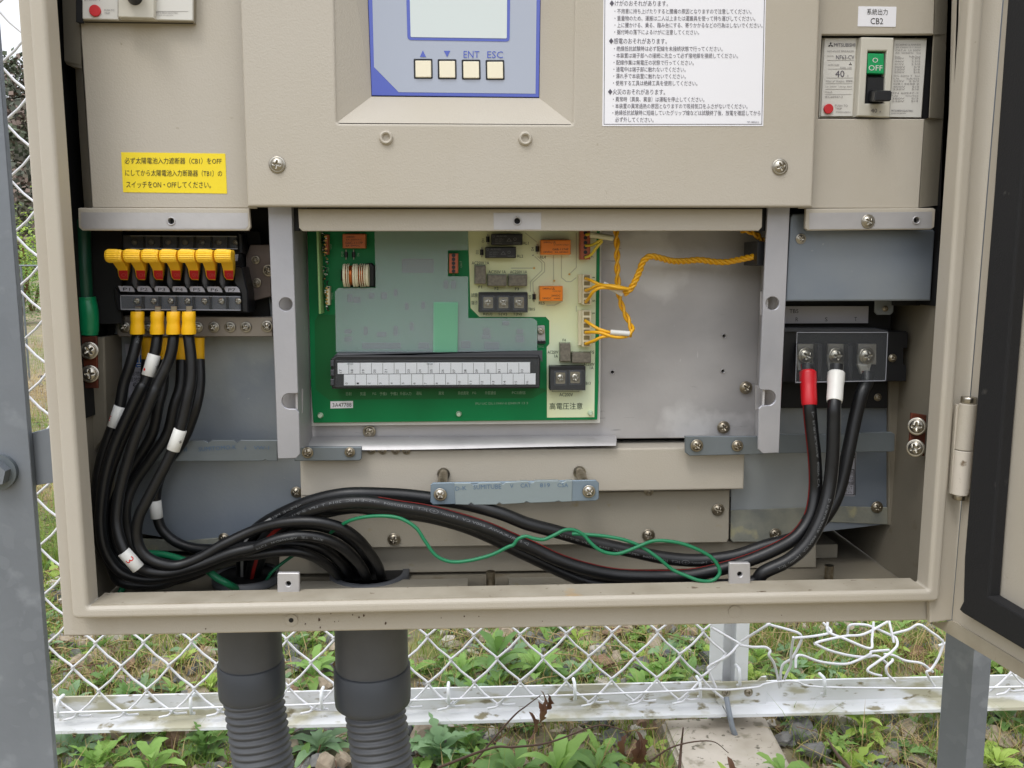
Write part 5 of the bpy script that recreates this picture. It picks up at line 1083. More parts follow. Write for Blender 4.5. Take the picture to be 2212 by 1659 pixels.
letters('silkscreen', [('B2', 'AC250V 1A', 1840, 616, 1988, 616, 26), ('B2', 'AC250V 1A', 1982, 692, 2130, 692, 26), ('B3', 'AC250V 1A', -10, 692, 136, 692, 26), ('B2', 'F1', 1898, 820, 1926, 820, 24), ('B2', 'F2', 2035, 833, 2068, 833, 24), ('B3', 'F3', 34, 836, 66, 836, 24), ('B2', 'R(U)', 1938, 1053, 2014, 1053, 28), ('B2', 'S(V)', 2066, 1053, 2140, 1053, 28), ('B3', 'T(N)', 15, 1053, 90, 1053, 28), ('B3', 'TB15', 145, 1010, 202, 1010, 24), ('B2', '試験', 1836, 890, 1890, 890, 36), ('B2', '端子', 1836, 955, 1890, 955, 36),
    ('B3', 'RL1', 103, 448, 148, 448, 24), ('B3', 'RL2', 53, 558, 102, 558, 24), ('B3', 'RL4', 246, 566, 295, 566, 24), ('B3', 'RL5', 236, 958, 286, 958, 24), ('B3', 'D4', 182, 512, 182, 482, 20), ('B3', 'D5', 160, 918, 160, 890, 20), ('B3', '4', 186, 558, 186, 546, 18), ('B2', 'D1', 1936, 440, 1936, 410, 20), ('B2', 'D2', 1886, 540, 1886, 508, 20), ('B3', 'F4', 438, 1272, 465, 1272, 22), ('B3', 'AC250V', 310, 1375, 402, 1375, 26), ('B3', '1A', 368, 1408, 398, 1408, 26), ('B3', 'F5', 674, 1376, 706, 1376, 26), ('B3', 'AC250V', 616, 1478, 710, 1478, 26), ('B3', '1A', 670, 1508, 700, 1508, 26), ('B3', 'TB13', 620, 1640, 676, 1640, 24),
    ('C3', 'R(U)', 368, 68, 446, 68, 26), ('C3', 'S(V)', 492, 68, 568, 68, 26), ('C3', 'AC200V', 410, 114, 525, 115, 30), ('C3', '高電圧注意', 327, 213, 607, 211, 56), ('B3', '1', 702, 742, 702, 736, 22), ('B3', '5', 704, 946, 704, 930, 22), ('B3', '1', 702, 1046, 702, 1040, 22), ('B3', '6', 702, 1296, 702, 1280, 22), ('B3', '7', 692, 570, 692, 556, 20)], Yb - .0006, mat('dark_green_print', (40, 62, 44), .5), cz)
b = MB()
for q in ([348, 88, 578, 91], [348, 76, 351, 91], [576, 76, 579, 91]): b.plate(rect('C3', *q), Yb - .0005, .0001, bev=0)
b.obj('print_bracket', MATS['dark_green_print'], cz)
sl = plate('serial_label', 'C2 637,172 829,168 829,228 637,233', Yb - .0004, paper, brd, .0002, bev=0)
letters('lettering', [('C2', '3A47788', 655, 204, 816, 201, 34)], Yb - .0005, ink, sl)
for tl, x, y in (('C2', 553, 290), ('C2', 1730, 278), ('C3', 672, 268)):
    c = P(*T(tl, x, y), Yb); MB().tube([c, c - Vector((0, .002, 0)), c - Vector((0, .0035, 0))], lambda t: .0022 - .0008 * t, 16).obj('standoff', mat('nylon', (196, 214, 188), .4) if 'nylon' not in MATS else MATS['nylon'], brd)
# relays, fuses, connectors
def chip(nm, tl, x0, y0, x1, y1, m, Yf, label=None, lm=None, par=brd, bev=.0006):
    o = plate(nm, rounded(rect(tl, x0, y0, x1, y1), 1.2), Yf, m, par, Yb - Yf, bev=bev, seg=2)
    if label: letters('marking', label, Yf - .0002, lm, o) if False else None
    return o
ROWS = {}
def marks(tl, x0, y0, x1, y1, Yf, m, rows, par, seed=1):
    rnd = random.Random(seed); it = []; h = (y1 - y0) / (rows * 1.7)
    for i in range(rows):
        y = y0 + (y1 - y0) * (i + .5) / rows; s = ''.join(rnd.choice('AEFHKLNRSUVX0123456789') for _ in range(rnd.randint(6, 11))); xa = x0 + rnd.uniform(0, .12) * (x1 - x0)
        it.append((tl, s, xa, y, x1 - rnd.uniform(0, .25) * (x1 - x0), y, h))
    return it
for nm, tl, q, m, Yf, lm, rows in (('relay', 'B2', (740, 368, 936, 490), orange_d, .086, ink, 3), ('relay', 'B3', (252, 418, 508, 545), orange, .084, ink, 0), ('relay', 'B3', (243, 812, 440, 940), orange, .084, ink, 0), ('relay', 'B2', (2005, 368, 2273, 462), blackp, .084, ink_w, 0), ('relay', 'B2', (1955, 480, 2217, 574), blackp, .084, ink_w, 0)):
    o = plate(nm, rounded(rect(tl, *q), 1.2), Yf, m, brd, Yb - Yf - .0006, bev=.0006, seg=2)
    # the print seen on the relay: type text lines and small emblem boxes
    if m is orange_d: L_ = [('B2', 'OMRON', 768, 395, 840, 395, 14), ('B2', '5A 250VAC', 768, 418, 905, 418, 12), ('B2', 'G6C-1117P', 765, 445, 912, 445, 20), ('B2', '5A 30VDC', 768, 470, 890, 470, 14)]
    elif m is orange: L_ = [(tl, 'OMRON', q[0] + 25, q[1] + 22, q[0] + 80, q[1] + 22, 14), (tl, '5A 250VAC COSφ=1', q[0] + 110, q[1] + 45, q[2] - 15, q[1] + 45, 11), (tl, 'G6B-1174P' if q[1] < 500 else '24VDC', q[0] + 100, q[1] + 82, q[2] - 20, q[1] + 82, 16), (tl, '24VDC', q[0] + 22, q[1] + 105, q[0] + 100, q[1] + 105, 16), (tl, '5A 30VDC', q[0] + 120, q[1] + 106, q[2] - 20, q[1] + 106, 12), (tl, 'c UL', q[0] + 85, q[1] + 22, q[0] + 130, q[1] + 22, 20)]
    else: L_ = [(tl, 'ALD105', q[0] + 45, q[1] + 20, q[0] + 130, q[1] + 20, 14), (tl, '5A 250V~', q[0] + 35, q[1] + 45, q[0] + 115, q[1] + 45, 12), (tl, '5A 30V⎓', q[0] + 35, q[1] + 62, q[0] + 105, q[1] + 62, 12), (tl, 'JAPAN', q[0] + 32, q[1] + 82, q[0] + 90, q[1] + 82, 14), (tl, '△', q[0] + 130, q[1] + 50, q[0] + 175, q[1] + 50, 30), (tl, '○', q[0] + 190, q[1] + 45, q[0] + 215, q[1] + 45, 24), (tl, '50026NA', q[0] + 190, q[1] + 78, q[0] + 250, q[1] + 78, 12), (tl, '□', q[0] + 10, q[1] + 20, q[0] + 28, q[1] + 20, 18)]
    letters('marking', L_, Yf - .0002, lm, o)
for tl, q, rot in (('B2', (1868, 640, 1960, 795), 1), ('B2', (1978, 718, 2136, 812), 0), ('B2', (2155, 718, 2313, 812), 0), ('B3', (418, 1302, 506, 1455), 1), ('B3', (520, 1380, 680, 1467), 0)):
    plate('fuse', rounded(rect(tl, *q), 2.2), .0855, greyc, brd, .007, bev=.0006, seg=2)
    plate('fuse_holder', rect(tl, q[0] - 8, q[1] - 10, q[2] - 2, q[3] - 2), .0905, mat('clear_holder', (150, 158, 136), .2) if 'clear_holder' not in MATS else MATS['clear_holder'], brd, .003, bev=.0003)
for tl, x, y in (('B2', 770, 545), ('B2', 835, 545), ('B2', 1976, 415), ('B2', 1925, 525), ('B3', 222, 497), ('B3', 195, 903)):
    a, b_ = P(*T(tl, x, y - 42), Yb - .001), P(*T(tl, x, y + 42), Yb - .001)
    o = MB().tube([a.lerp(b_, .22), a.lerp(b_, .78)], .0013, 12).obj('diode', blackp, brd); MB().tube([a, b_], .00035, 6).obj('lead', steel, o)
def termblk(tl, q, scr, Yf, n):
    o = plate('screw_terminal', rounded(rect(tl, *q), 1.5), Yf, blackp, brd, Yb - Yf - .0005, bev=.0008, seg=2)
    for x, y in scr:
        plate('terminal_well', rounded(rect(tl, x - 52, y - 62, x + 52, y + 62), 2), Yf - .0004, cover_dark, o, .0003, bev=0)
        plate('terminal_clamp', rounded(rect(tl, x - 42, y - 50, x + 42, y + 48), 3), Yf - .0012, steel, o, .0008, bev=.0003)
        s = screw(tl, x, y, 46, Yf - .0012, o, 'p')
    q_ = rect(tl, q[0] + 5, q[1] + 30, q[2] + 2, q[3] + 8)
    plate('clear_cover', q_, Yf - .007, clear, o, .0008, bev=.0002)
termblk('B2', (1897, 866, 2317, 1035), [(1980, 955), (2110, 955), (2243, 955)], .084, 3)
termblk('B3', (328, 1496, 634, 1700), [(420, 1597), (545, 1592)], .084, 2)
plate('earth_lug', rounded([T('B3', 224, 1150), T('B3', 285, 1145), T('B3', 292, 1290), T('B3', 224, 1295)], 3), .0925, alu, brd, .0008, bev=.0002); screw('B3', 252, 1195, 40, .092, brd, 'p')
for x in (232, 258, 280): 
    c = P(*T('B3', x, 1290), .0918); MB().tube([c, c - Vector((0, .001, 0))], .0013, 10).obj('lug_pin', blackp, brd)
for tl, q, n, m, hm in (('B3', (590, 340, 674, 586), 6, brownc, blackp), ('B2', (1646, 535, 1724, 703), 5, brownc, blackp), ('B3', (608, 712, 684, 972), 5, ivory, gold), ('B3', (606, 1020, 682, 1330), 6, ivory, gold)):
    if m is ivory: plate('connector_base', rect(tl, q[0] - 33, q[1] + 2, q[2] - 4, q[3] - 12), .089, ivory, brd, .0045, bev=.0003)
    o = plate('wire_connector', rounded(rect(tl, *q), .8), .083, m, brd, .0105, bev=.0004)
    for k in range(n):
        y = q[1] + (q[3] - q[1]) * (k + .5) / n; x = (q[0] + q[2]) / 2
        if m is ivory: plate('socket', rect(tl, x - 26, y - 17, x + 24, y + 17), .0828, mat('olive_socket', (128, 116, 78), .5) if 'olive_socket' not in MATS else MATS['olive_socket'], o, .0001, bev=0)
        else:
            c = P(*T(tl, x, y), .0829); MB().tube([c, c - Vector((0, .0002, 0))], .0014, 10).obj('socket', hm, o)
# coil
cb = plate('choke_core', 'B2 725,685 760,640 985,615 1015,640 1015,820 760,822 735,765 722,765', .088, blackp, brd, .005, bev=.001)
c0, c1 = P(*T('B2', 750, 722), .083), P(*T('B2', 965, 722), .083); v = []; sg = 24; d = c1 - c0; prof = []
segs = [(0, 1, 'i'), (.0, .10, 1.0), (.10, .14, .8), (.14, .17, 1), (.17, .22, .8), (.22, .26, 1), (.26, .38, .84), (.38, .6, 1.0), (.6, .64, .84), (.64, .7, 1), (.7, .74, .82), (.74, .86, .86), (.86, 1, 1)]
b = MB(); k_ = c0
def ring(t0, t1, r, mi):
    v = []
    for t in (t0, t0 + .004, t1 - .004, t1):
        rr = r if t0 < t < t1 else r * .96
        v += [c0 + d * t + Vector((0, rr * math.cos(6.28318 * j / sg) * .8, rr * math.sin(6.28318 * j / sg))) for j in range(sg)]
    b.add(v, [(i * sg + j, (i + 1) * sg + j, (i + 1) * sg + (j + 1) % sg, i * sg + (j + 1) % sg) for i in range(3) for j in range(sg)], mi, True)
    b.add(v[:sg], [tuple(range(sg))], mi); b.add(v[-sg:], [tuple(reversed(range(sg)))], mi)
R_ = 95 / 3.94 * mpp(.083)
for a, e, r, mi in ((0, .1, 1, 0), (.1, .14, .86, 1), (.14, .18, 1.02, 0), (.18, .38, .86, 1), (.21, .24, 1.02, 0), (.38, .46, 1, 0), (.46, .48, .9, 0), (.48, .56, 1, 0), (.56, .60, .92, 0), (.6, .82, .86, 1), (.66, .69, 1.02, 0), (.74, .77, 1.02, 0), (.82, .87, 1, 0), (.87, .9, .8, 0), (.9, 1, .96, 0)): ring(a, e, R_ * r, mi)
b.obj('choke_coil', [ivory, coil_c], cb)
# daughter board on edge with rows of parts
plate('edge_board', 'B2 516,340 534,340 556,1048 538,1050', .078, mat('pale_board_edge', (146, 184, 120), .4), brd, .015, bev=.0003)
db = MB(); rnd = random.Random(4); 
for k in range(74):
    y = 362 + k * 9 + rnd.uniform(-3, 3); x = 556 + (y - 340) * .028 + rnd.uniform(0, 42); w_ = rnd.uniform(6, 18); h_ = rnd.uniform(5, 12)
    db.plate(rect('B2', x, y, x + w_, y + h_), .082 + rnd.uniform(0, .008), .002, bev=.0002, m=rnd.choice([0, 0, 1, 2, 0, 3]))
tag(db.obj('small_components', [blackp, steel, whitep, gold], brd), kind='stuff')
for y0, y1, x in ((375, 545, 600), (815, 975, 612)):
    o = plate('pin_header', rect('B2', x - 8, y0, x + 18, y1), .086, ivory if y0 > 600 else brownc, brd, .007, bev=.0003)
    for k in range(5):
        y = y0 + (y1 - y0) * (k + .5) / 5; plate('pin', rect('B2', x - 16, y - 7, x + 6, y + 7), .0855, gold, o, .0005, bev=.0001)
# parts hidden behind the frosted film
rnd = random.Random(8); hm_ = mat('hidden_component', (16, 16, 48), .5)
bl = [(1620, 800, 40, 70), (1685, 800, 40, 70), (985, 895, 44, 50), (1090, 895, 50, 60), (1190, 870, 30, 60), (1285, 985, 30, 60), (1425, 975, 30, 60), (1328, 1155, 30, 70), (1190, 1195, 36, 80), (1070, 1225, 80, 40), (935, 1195, 34, 70), (785, 1200, 60, 34), (785, 1265, 60, 40), (800, 915, 40, 70), (860, 930, 60, 50), (1965, 1200, 60, 60), (1965, 1245, 80, 34), (2130, 1130, 60, 34), (2010, 1320, 130, 60), (1790, 1310, 80, 60), (1070, 1320, 330, 50), (1430, 1320, 90, 50), (2250, 1200, 60, 40), (2250, 1260, 70, 60), (1380, 640, 270, 120)]
for x, y, w_, h_ in bl: plate('covered_component', rounded(rect('B2', x - w_ / 2, y - h_ / 2, x + w_ / 2, y + h_ / 2), 3), .0905 if w_ < 200 else .0925, hm_, brd, .003 if w_ < 200 else .001, bev=.0005)
plate('frosted_shield', 'B2 1012,335 1022,828 705,828 674,860 685,1375 B3 222,1375 222,1112 185,1085 B2 1810,1085 1810,730 1637,730 1637,508 1810,508 1810,335', .083, frost, CB, .0006, bev=.0001)
tp = plate('green_tape', 'B2 1515,950 1722,952 1718,1375 1717,1408 1508,1404 1512,1375', .0822, tape, CB, .0003, bev=0)
b = MB()
for i in range(9):
    x = 1530 + i * 22
    for j in range(34): b.plate(rect('B2', x, 962 + j * 13, x + 11, 966 + j * 13), .0820, .0001, bev=0)
b.obj('tape_weave', mat('tape_weave', (92, 166, 126), .6), tp)

# ================================================================== output terminal block
ot = thing('output_terminal_block', 'black three-pole terminal block labelled R S T behind a clear cover on the right', 'terminal block', P(*T('B4', 700, 1630), .08))
plate('body', 'B4 150,1175 400,1168 1212,1198 1228,1210 1225,1342 1190,1345 1190,1478 1215,1490 1212,1625 150,1632', .084, blackp, ot, .014, bev=.0008)
plate('top_rail', 'B4 150,1165 960,1170 1060,1190 1050,1208 150,1205', .08, cover_dark, ot, .004, bev=.0006)
for x0 in (288, 548, 805):
    plate('contact_bar', [T('B4', x0, 1305), T('B4', x0 + 152, 1305), T('B4', x0 + 150, 1480), T('B4', x0 - 5, 1480)], .078, mat('tinned_brass', (168, 164, 156), .38, .55, var=(60, (146, 142, 134))) if 'tinned_brass' not in MATS else MATS['tinned_brass'], ot, .003, bev=.0004)
    o = plate('ring_lug', [T('B4', x0 - 5, 1400), T('B4', x0 + 118, 1400), T('B4', x0 + 110, 1480), T('B4', x0 + 95, 1530), T('B4', x0 + 5, 1530), T('B4', x0 - 5, 1470)], .076, mat('tinned_lug', (206, 204, 198), .3, .6) if 'tinned_lug' not in MATS else MATS['tinned_lug'], ot, .0018, bev=.0005)
    s = screw('B4', x0 + 68, 1405, 72, .0745, ot, 'w', tilt=(.12, -1, .05))
plate('lug_barrel', 'B4 800,1480 880,1482 920,1558 830,1562', .072, MATS['tinned_lug'], ot, .004, bev=.0008); plate('copper_tip', 'B4 832,1535 905,1535 900,1550 840,1552', .0716, copper_plate, ot, .001, bev=0)
for x0 in (515, 775): plate('barrier', rect('B4', x0 - 60, 1310, x0 - 20, 1620), .070, mat('barrier_grey', (30, 31, 36), .4) if 'barrier_grey' not in MATS else MATS['barrier_grey'], ot, .012, bev=.0006)
screw('B4', 1092, 1425, 36, .083, ot, 'd')
plate('clear_cover', 'B4 280,1207 1055,1207 1036,1620 268,1636', .062, clear, ot, .0012, bev=.0002)
b = MB()
for s in ('B4 278,1204 1056,1204 1056,1210 278,1210', 'B4 1050,1206 1056,1206 1037,1622 1031,1620', 'B4 266,1628 1034,1614 1036,1621 266,1637', 'B4 278,1206 283,1206 271,1632 266,1632'): b.plate(s, .0617, .0002, bev=0)
b.obj('cover_edge', MATS['bright_acrylic_edge'], ot)
tl_ = plate('terminal_label', 'B4 150,984 890,984 885,1128 150,1131', .092, paper_g, ot, .0005, bev=.0001)
letters('lettering', [('B4', 'TB5', 216, 1026, 292, 1026, 34), ('B4', 'R', 268, 1096, 290, 1096, 34), ('B4', 'S', 518, 1096, 540, 1096, 34), ('B4', 'T', 768, 1094, 790, 1094, 34)], .0918, ink, tl_)

# ================================================================== cables
def surf(v, r, ang, lift=.0001):
    """frames along a cable whose zero angle faces the camera"""
    out = []
    for i in range(len(v)):
        t = (v[min(len(v) - 1, i + 1)] - v[max(0, i - 1)]).normalized(); to = (CAM - v[i]); n = (to - t * to.dot(t)).normalized(); s = t.cross(n)
        out.append((v[i], t, n, s))
    return out
def stripe(name, v, r, ang, wdeg, m, par):
    F_ = surf(v, r, 0); vs = []; k = 4
    for p, t, n, s in F_:
        for j in range(k + 1):
            a = R(ang - wdeg / 2 + wdeg * j / k); vs.append(p + (n * math.cos(a) + s * math.sin(a)) * (r + .00012))
    return link(name, vs, [(i * (k + 1) + j, i * (k + 1) + j + 1, (i + 1) * (k + 1) + j + 1, (i + 1) * (k + 1) + j) for i in range(len(F_) - 1) for j in range(k)], m, par, smoothf=True)
def cabletext(v, r, s, t0, h, ang, m, par, flip=False, width=None):
    gv, gf = glyph(s); x0 = min(a[0] for a in gv); x1 = max(a[0] for a in gv); k = h / .73
    ds = [0]
    for a, b_ in zip(v, v[1:]): ds.append(ds[-1] + (b_ - a).length)
    F_ = surf(v, r, 0); st = ds[-1] * t0; vs = []; kx = k * 1.25
    if width: kx = width / (x1 - x0)
    for x, y in gv:
        u = (x - x0) * kx * (-1 if flip else 1) + st; y2 = (y - .36) * k * (-1 if flip else 1)
        i = 0
        while i < len(ds) - 2 and ds[i + 1] < u: i += 1
        f = min(1.2, max(-.2, (u - ds[i]) / max(1e-9, ds[i + 1] - ds[i])))
        p = v[i].lerp(v[i + 1], f); n = F_[i][2].lerp(F_[i + 1][2], f).normalized(); sd = F_[i][3].lerp(F_[i + 1][3], f).normalized()
        a = R(ang) + y2 / r; vs.append(p + (n * math.cos(a) + sd * math.sin(a)) * (r + .00015))
    return link('lettering', vs, gf, m, par)
def sleeve(name, v, r, m, par, ends=(1, 1)):
    return MB().tube(v, lambda t: r * (1 + .06 * math.sin(t * 9)) if 0 < t < 1 else r * .97, 18).obj(name, m, par)
def cable(name, label, pts, r, group, m=rubber, n=8, cat='cable', seg=16):
    v = path(pts, n); sd_ = len(label) * 3.7; v = [p + Vector((noise.noise(p * 22 + Vector((sd_, 0, 0))), 0, noise.noise(p * 22 + Vector((0, sd_, 0))))) * (r * .18) for p in v]; t = thing(name, label, cat, v[0], group); tube('sheath', v, r, m, t, seg); return t, v
PV = 'black solar cables under the yellow-lever switch'; rc_ = 11.2 * mpp(.06)
RIGHT = ['C2 0,1262@.050 250,1205@.046 500,1196@.044 700,1236@.046 850,1326@.052 960,1446@.062 1040,1580@.078 1085,1720@.105',
         'C2 0,1330@.060 250,1255@.058 500,1232@.058 680,1275@.062 820,1370@.068 920,1480@.075 985,1600@.085 1020,1720@.108',
         'C2 0,1415@.046 200,1345@.044 400,1318@.045 600,1345@.048 750,1420@.055 860,1530@.066 930,1640@.082 960,1730@.106',
         'C2 0,1440@.064 220,1385@.064 420,1385@.066 590,1440@.070 710,1530@.078 790,1630@.09 830,1730@.112',
         'C2 0,1475@.053 180,1448@.053 350,1450@.056 500,1500@.062 620,1580@.072 700,1660@.09 760,1740@.108',
         'C2 0,1395@.074 250,1345@.074 500,1330@.076 700,1400@.08 820,1500@.086 900,1600@.094 930,1730@.115',
         'C2 0,1360@.086 250,1320@.088 500,1330@.09 700,1420@.094 800,1530@.10 870,1640@.105 890,1730@.118',
         'C2 0,1300@.080 250,1240@.08 500,1225@.082 720,1290@.085 860,1400@.09 950,1520@.095 1000,1720@.12']
FRONT = [
 ('first yellow-sleeved cable from the left, marked by a white tube high on its drop', 'B1 1170,1180@.070 1168,1260@.066 1120,1450@.062 1050,1659 C1 1010,260@.058 945,430 880,620 838,800 818,1000@.052 825,1200 860,1400@.050 940,1540 D1 1010,60@.056 1180,100@.06 1400,90@.062 C1 1650,1600@.064 1950,1510@.058', 2, [('C1', 985, 300, .11, 'front')]),
 ('second yellow-sleeved cable, with a white tube just below the switch', 'B1 1340,1180@.066 1338,1250@.062 1320,1370 1275,1530 1225,1659 C1 1205,60@.054 1120,230 1030,420 955,600 895,800 860,1000@.046 850,1180 875,1370@.044 950,1530 C1 1060,1640@.046 D1 1250,52@.05 C1 1500,1655@.055 1750,1590@.058 2000,1500@.054', 4, [('B1', 1290, 1480, .11, 'front')]),
 ('third yellow-sleeved cable ending in the white tube marked with a red 3', 'B1 1478,1180@.062 1478,1250@.058 1450,1400 1390,1540 1330,1659@.052 C1 1300,110 1220,300 1140,500 1078,700 1030,880 1000,1040@.042 990,1200 1015,1330 1070,1460@.036 1150,1560@.036 1260,1622@.040 1450,1632@.044 1700,1565@.046 1960,1465@.046', 2, []),
 ('fourth yellow-sleeved cable, with a white tube marked plus beside the strap', 'B1 1605,1180@.060 1608,1250@.056 1625,1420 1625,1600 C1 1600,120@.050 1570,260 1535,400 1480,560 1410,710 1330,860 1250,1010 1180,1150@.042 1160,1290 1185,1410 1260,1500@.042 1380,1553@.042 1520,1565@.044 1700,1500@.046 1900,1385@.048', 0, [])]
rnd = random.Random(2)
used = {}
for i, (lb, s, ri, tg) in enumerate(FRONT):
    t, v = cable('solar_cable', lb, s + ' ' + RIGHT[ri], rc_, PV)
    x = [1172, 1342, 1478, 1607][i]; Ys = [.064, .060, .056, .054][i]
    sv = [P(*T('B1', x + (-2 if i < 2 else 0), y), Ys - .001) for y in (1030, 1060, 1100, 1120, 1150, 1190, 1222)]
    ww = [54, 55, 55, 52, 56, 60, 58]; k = mpp(Ys) / 3.94
    b = MB(); q = []
    for p, w_ in zip(sv, ww): q += [p + Vector((w_ * k * math.cos(6.28318 * j / 18), (w_ * .62 if p is sv[0] else w_ * .85) * k * math.sin(6.28318 * j / 18), 0)) for j in range(18)]
    b.add(q, [(a * 18 + j, a * 18 + (j + 1) % 18, (a + 1) * 18 + (j + 1) % 18, (a + 1) * 18 + j) for a in range(6) for j in range(18)], 0, True); b.add(q[:18], [tuple(range(18))]); b.obj('yellow_sleeve', yellow, t)
    MB().plate(rect('B1', x - 26, 985, x + 26, 1045), Ys + .001, .001).obj('cable_lug', steel, t)
    used[i] = (t, v)
BACK = [
 ('first rear cable, leftmost behind the four yellow-sleeved ones', 'B1 1250,1440@.086 1235,1659@.082 C1 1180,200@.078 1060,450@.074 960,700@.07 905,900@.068 875,1100@.066 880,1300 935,1480@.066 1060,1600@.068 D1 1300,70@.07 C1 1650,1650@.072 1950,1480@.074', 3),
 ('second rear cable, running down behind the left strap', 'B1 1400,1440@.088 1390,1659@.084 C1 1350,200@.080 1290,450@.078 1150,700@.076 1030,900@.074 960,1100@.072 955,1300 1010,1470@.072 1150,1570@.074 1400,1600@.076 1700,1540@.08 1950,1440@.084', 6),
 ('third rear cable, in the dark bunch behind the marked tubes', 'B1 1545,1440@.086 1530,1659@.082 C1 1480,200@.078 1420,450@.076 1290,650@.073 1150,860@.07 1080,1050@.066 1080,1240 1140,1420@.064 1280,1530@.066 1480,1580@.07 1750,1500@.076 1960,1400@.082', 7),
 ('rightmost rear cable, swinging out below the strap before joining the bunch', 'B1 1697,1440@.082 1700,1659@.078 C1 1660,250@.075 1560,500@.08 1420,700@.086 1345,880@.088 1325,1050@.088 1350,1200 1400,1290@.088 1500,1370@.088 1640,1420@.086 1800,1430@.084 1960,1420@.08', 5)]
for i, (lb, s, ri) in enumerate(BACK):
    t, v = cable('solar_cable', lb, s + ' ' + RIGHT[ri], rc_, PV); x = [1250, 1400, 1545, 1697][i]
    MB().tube([P(*T('B1', x, y), .088) for y in (1250, 1300, 1340, 1345, 1360, 1440)], 42 / 3.94 * mpp(.088), 18).obj('yellow_sleeve', yellow if False else mat('shaded_sleeve', (236, 178, 16), .4) if 'shaded_sleeve' not in MATS else MATS['shaded_sleeve'], t)
def near(v, tile, x, y):
    q = T(tile, x, y); return min(range(len(v)), key=lambda i: (Vector(PX(v[i])) - Vector(q)).length)
def tube_tag(i, tile, x, y, half, items=(), th=None):
    t, v = used[i]; k = near(v, tile, x, y); ds = 0; a = k; b_ = k
    while a > 0 and ds < half: ds += (v[a] - v[a - 1]).length; a -= 1
    ds = 0
    while b_ < len(v) - 1 and ds < half: ds += (v[b_ + 1] - v[b_]).length; b_ += 1
    d = (v[b_] - v[a]).normalized(); c = v[k]
    o = MB().tube([c - d * half, c - d * half * .98, c + d * half * .98, c + d * half], lambda t: rc_ * (1.18 if 0 < t < 1 else 1.13), 24).obj('tube_tag', whitetag, t)
    for s, off, ang, h, m, rot in items:
        to = CAM - c; n = (to - d * to.dot(d)).normalized(); sd = d.cross(n); r = rc_ * 1.19; gv, gf = glyph(s); xs = [q[0] for q in gv]; ys = [q[1] for q in gv]
        mx_, my_ = (min(xs) + max(xs)) / 2, (min(ys) + max(ys)) / 2; kk = h / max(1e-6, max(ys) - min(ys), (max(xs) - min(xs)) * .7); vs = []
        for gx, gy in gv:
            gx, gy = (gx - mx_) * kk, (gy - my_) * kk; g = Matrix.Rotation(R(rot), 2) @ Vector((gx, gy)); aa = R(ang) + g.y / r
            vs.append(c + d * (off + g.x) + (n * math.cos(aa) + sd * math.sin(aa)) * (r + .0001))
        link('lettering', vs, gf, m, o)
tube_tag(0, 'C1', 985, 300, .0078, [('3', .002, 62, .004, ink_r, 90)])
tube_tag(1, 'B1', 1290, 1480, .0078, [('+', .0, -60, .003, ink, 90), ('·', .004, 50, .002, ink_r, 0)])
tube_tag(2, 'C1', 1105, 1530, .0078, [('3', -.001, 8, .0056, ink_r, 0)])
tube_tag(3, 'C1', 1495, 490, .0078, [('+', .000, -38, .0026, ink, 0)])
used[4] = (t, v); tube_tag(4, 'C1', 1372, 1080, .0068)
cabletext(used[0][1], rc_, '(PS)E', .012, .0018, -10, ink_w, used[0][0])
cabletext(used[0][1], rc_, 'ƎTɅW   PTCT   H-ONAMBA   JET   (PS)E', .66, .0016, 20, ink_w, used[0][0], width=.060)

OC = 'three thick black output cables'; ro_ = 14.6 * mpp(.05)
tR, vR = cable('output_cable', 'thick black cable with a red end sleeve and red stripe on the R terminal', 'B4 365,1480@.068 370,1600@.064 C4 385,200@.056 405,400 425,600 436,800 432,950@.052 408,1110@.048 345,1240 240,1350@.042 60,1445@.040 C3 2000,1530@.040 1750,1605@.040 1500,1655@.042 1200,1660@.044 900,1650@.045 650,1598@.045 400,1515@.045 200,1425@.045 0,1345@.044 C2 1950,1245@.043 1700,1165@.042 1450,1100@.041 1200,1062@.040 950,1032@.040 700,1045@.043 480,1095@.048 290,1175@.056 130,1290@.066 30,1420@.078 -20,1560@.09 -50,1720@.11', ro_, OC)
tS, vS = cable('output_cable', 'thick black cable with a white end sleeve on the S terminal', 'B4 620,1480@.066 610,1600@.062 C4 596,200@.050 594,350 588,600 560,850@.044 520,1050@.040 455,1230@.036 350,1400@.033 200,1530@.032 0,1625@.032 D3 2050,80@.034 1700,110@.038 1300,115@.044 900,110@.050 D3 650,70@.054 C3 430,1620@.055 220,1520@.055 0,1415@.055 C2 2000,1330@.055 1750,1230@.055 1450,1150@.054 1150,1110@.053 850,1070@.054 600,1105@.058 400,1160@.064 210,1260@.072 90,1400@.082 20,1560@.094 -20,1720@.115', ro_, OC)
tT, vT = cable('output_cable', 'thick black cable without a coloured sleeve on the T terminal', 'B4 870,1560@.074 868,1640@.070 C4 828,100@.066 778,300@.064 720,600@.060 650,900@.056 570,1080@.052 450,1220@.050 250,1340@.048 0,1410@.048 C3 1900,1490@.048 1600,1525@.050 1300,1505@.052 1000,1445@.054 700,1372@.054 400,1288@.052 150,1215@.05 C2 2100,1125@.05 1800,1050@.052 1500,1005@.054 1200,970@.054 900,958@.052 700,975@.053 450,1035@.058 240,1120@.064 60,1220@.072 -60,1340@.082 -110,1500@.094 -110,1720@.115', ro_, OC)
stripe('red_stripe', vR[:60], ro_, 60, 10, stripe_r, tR)
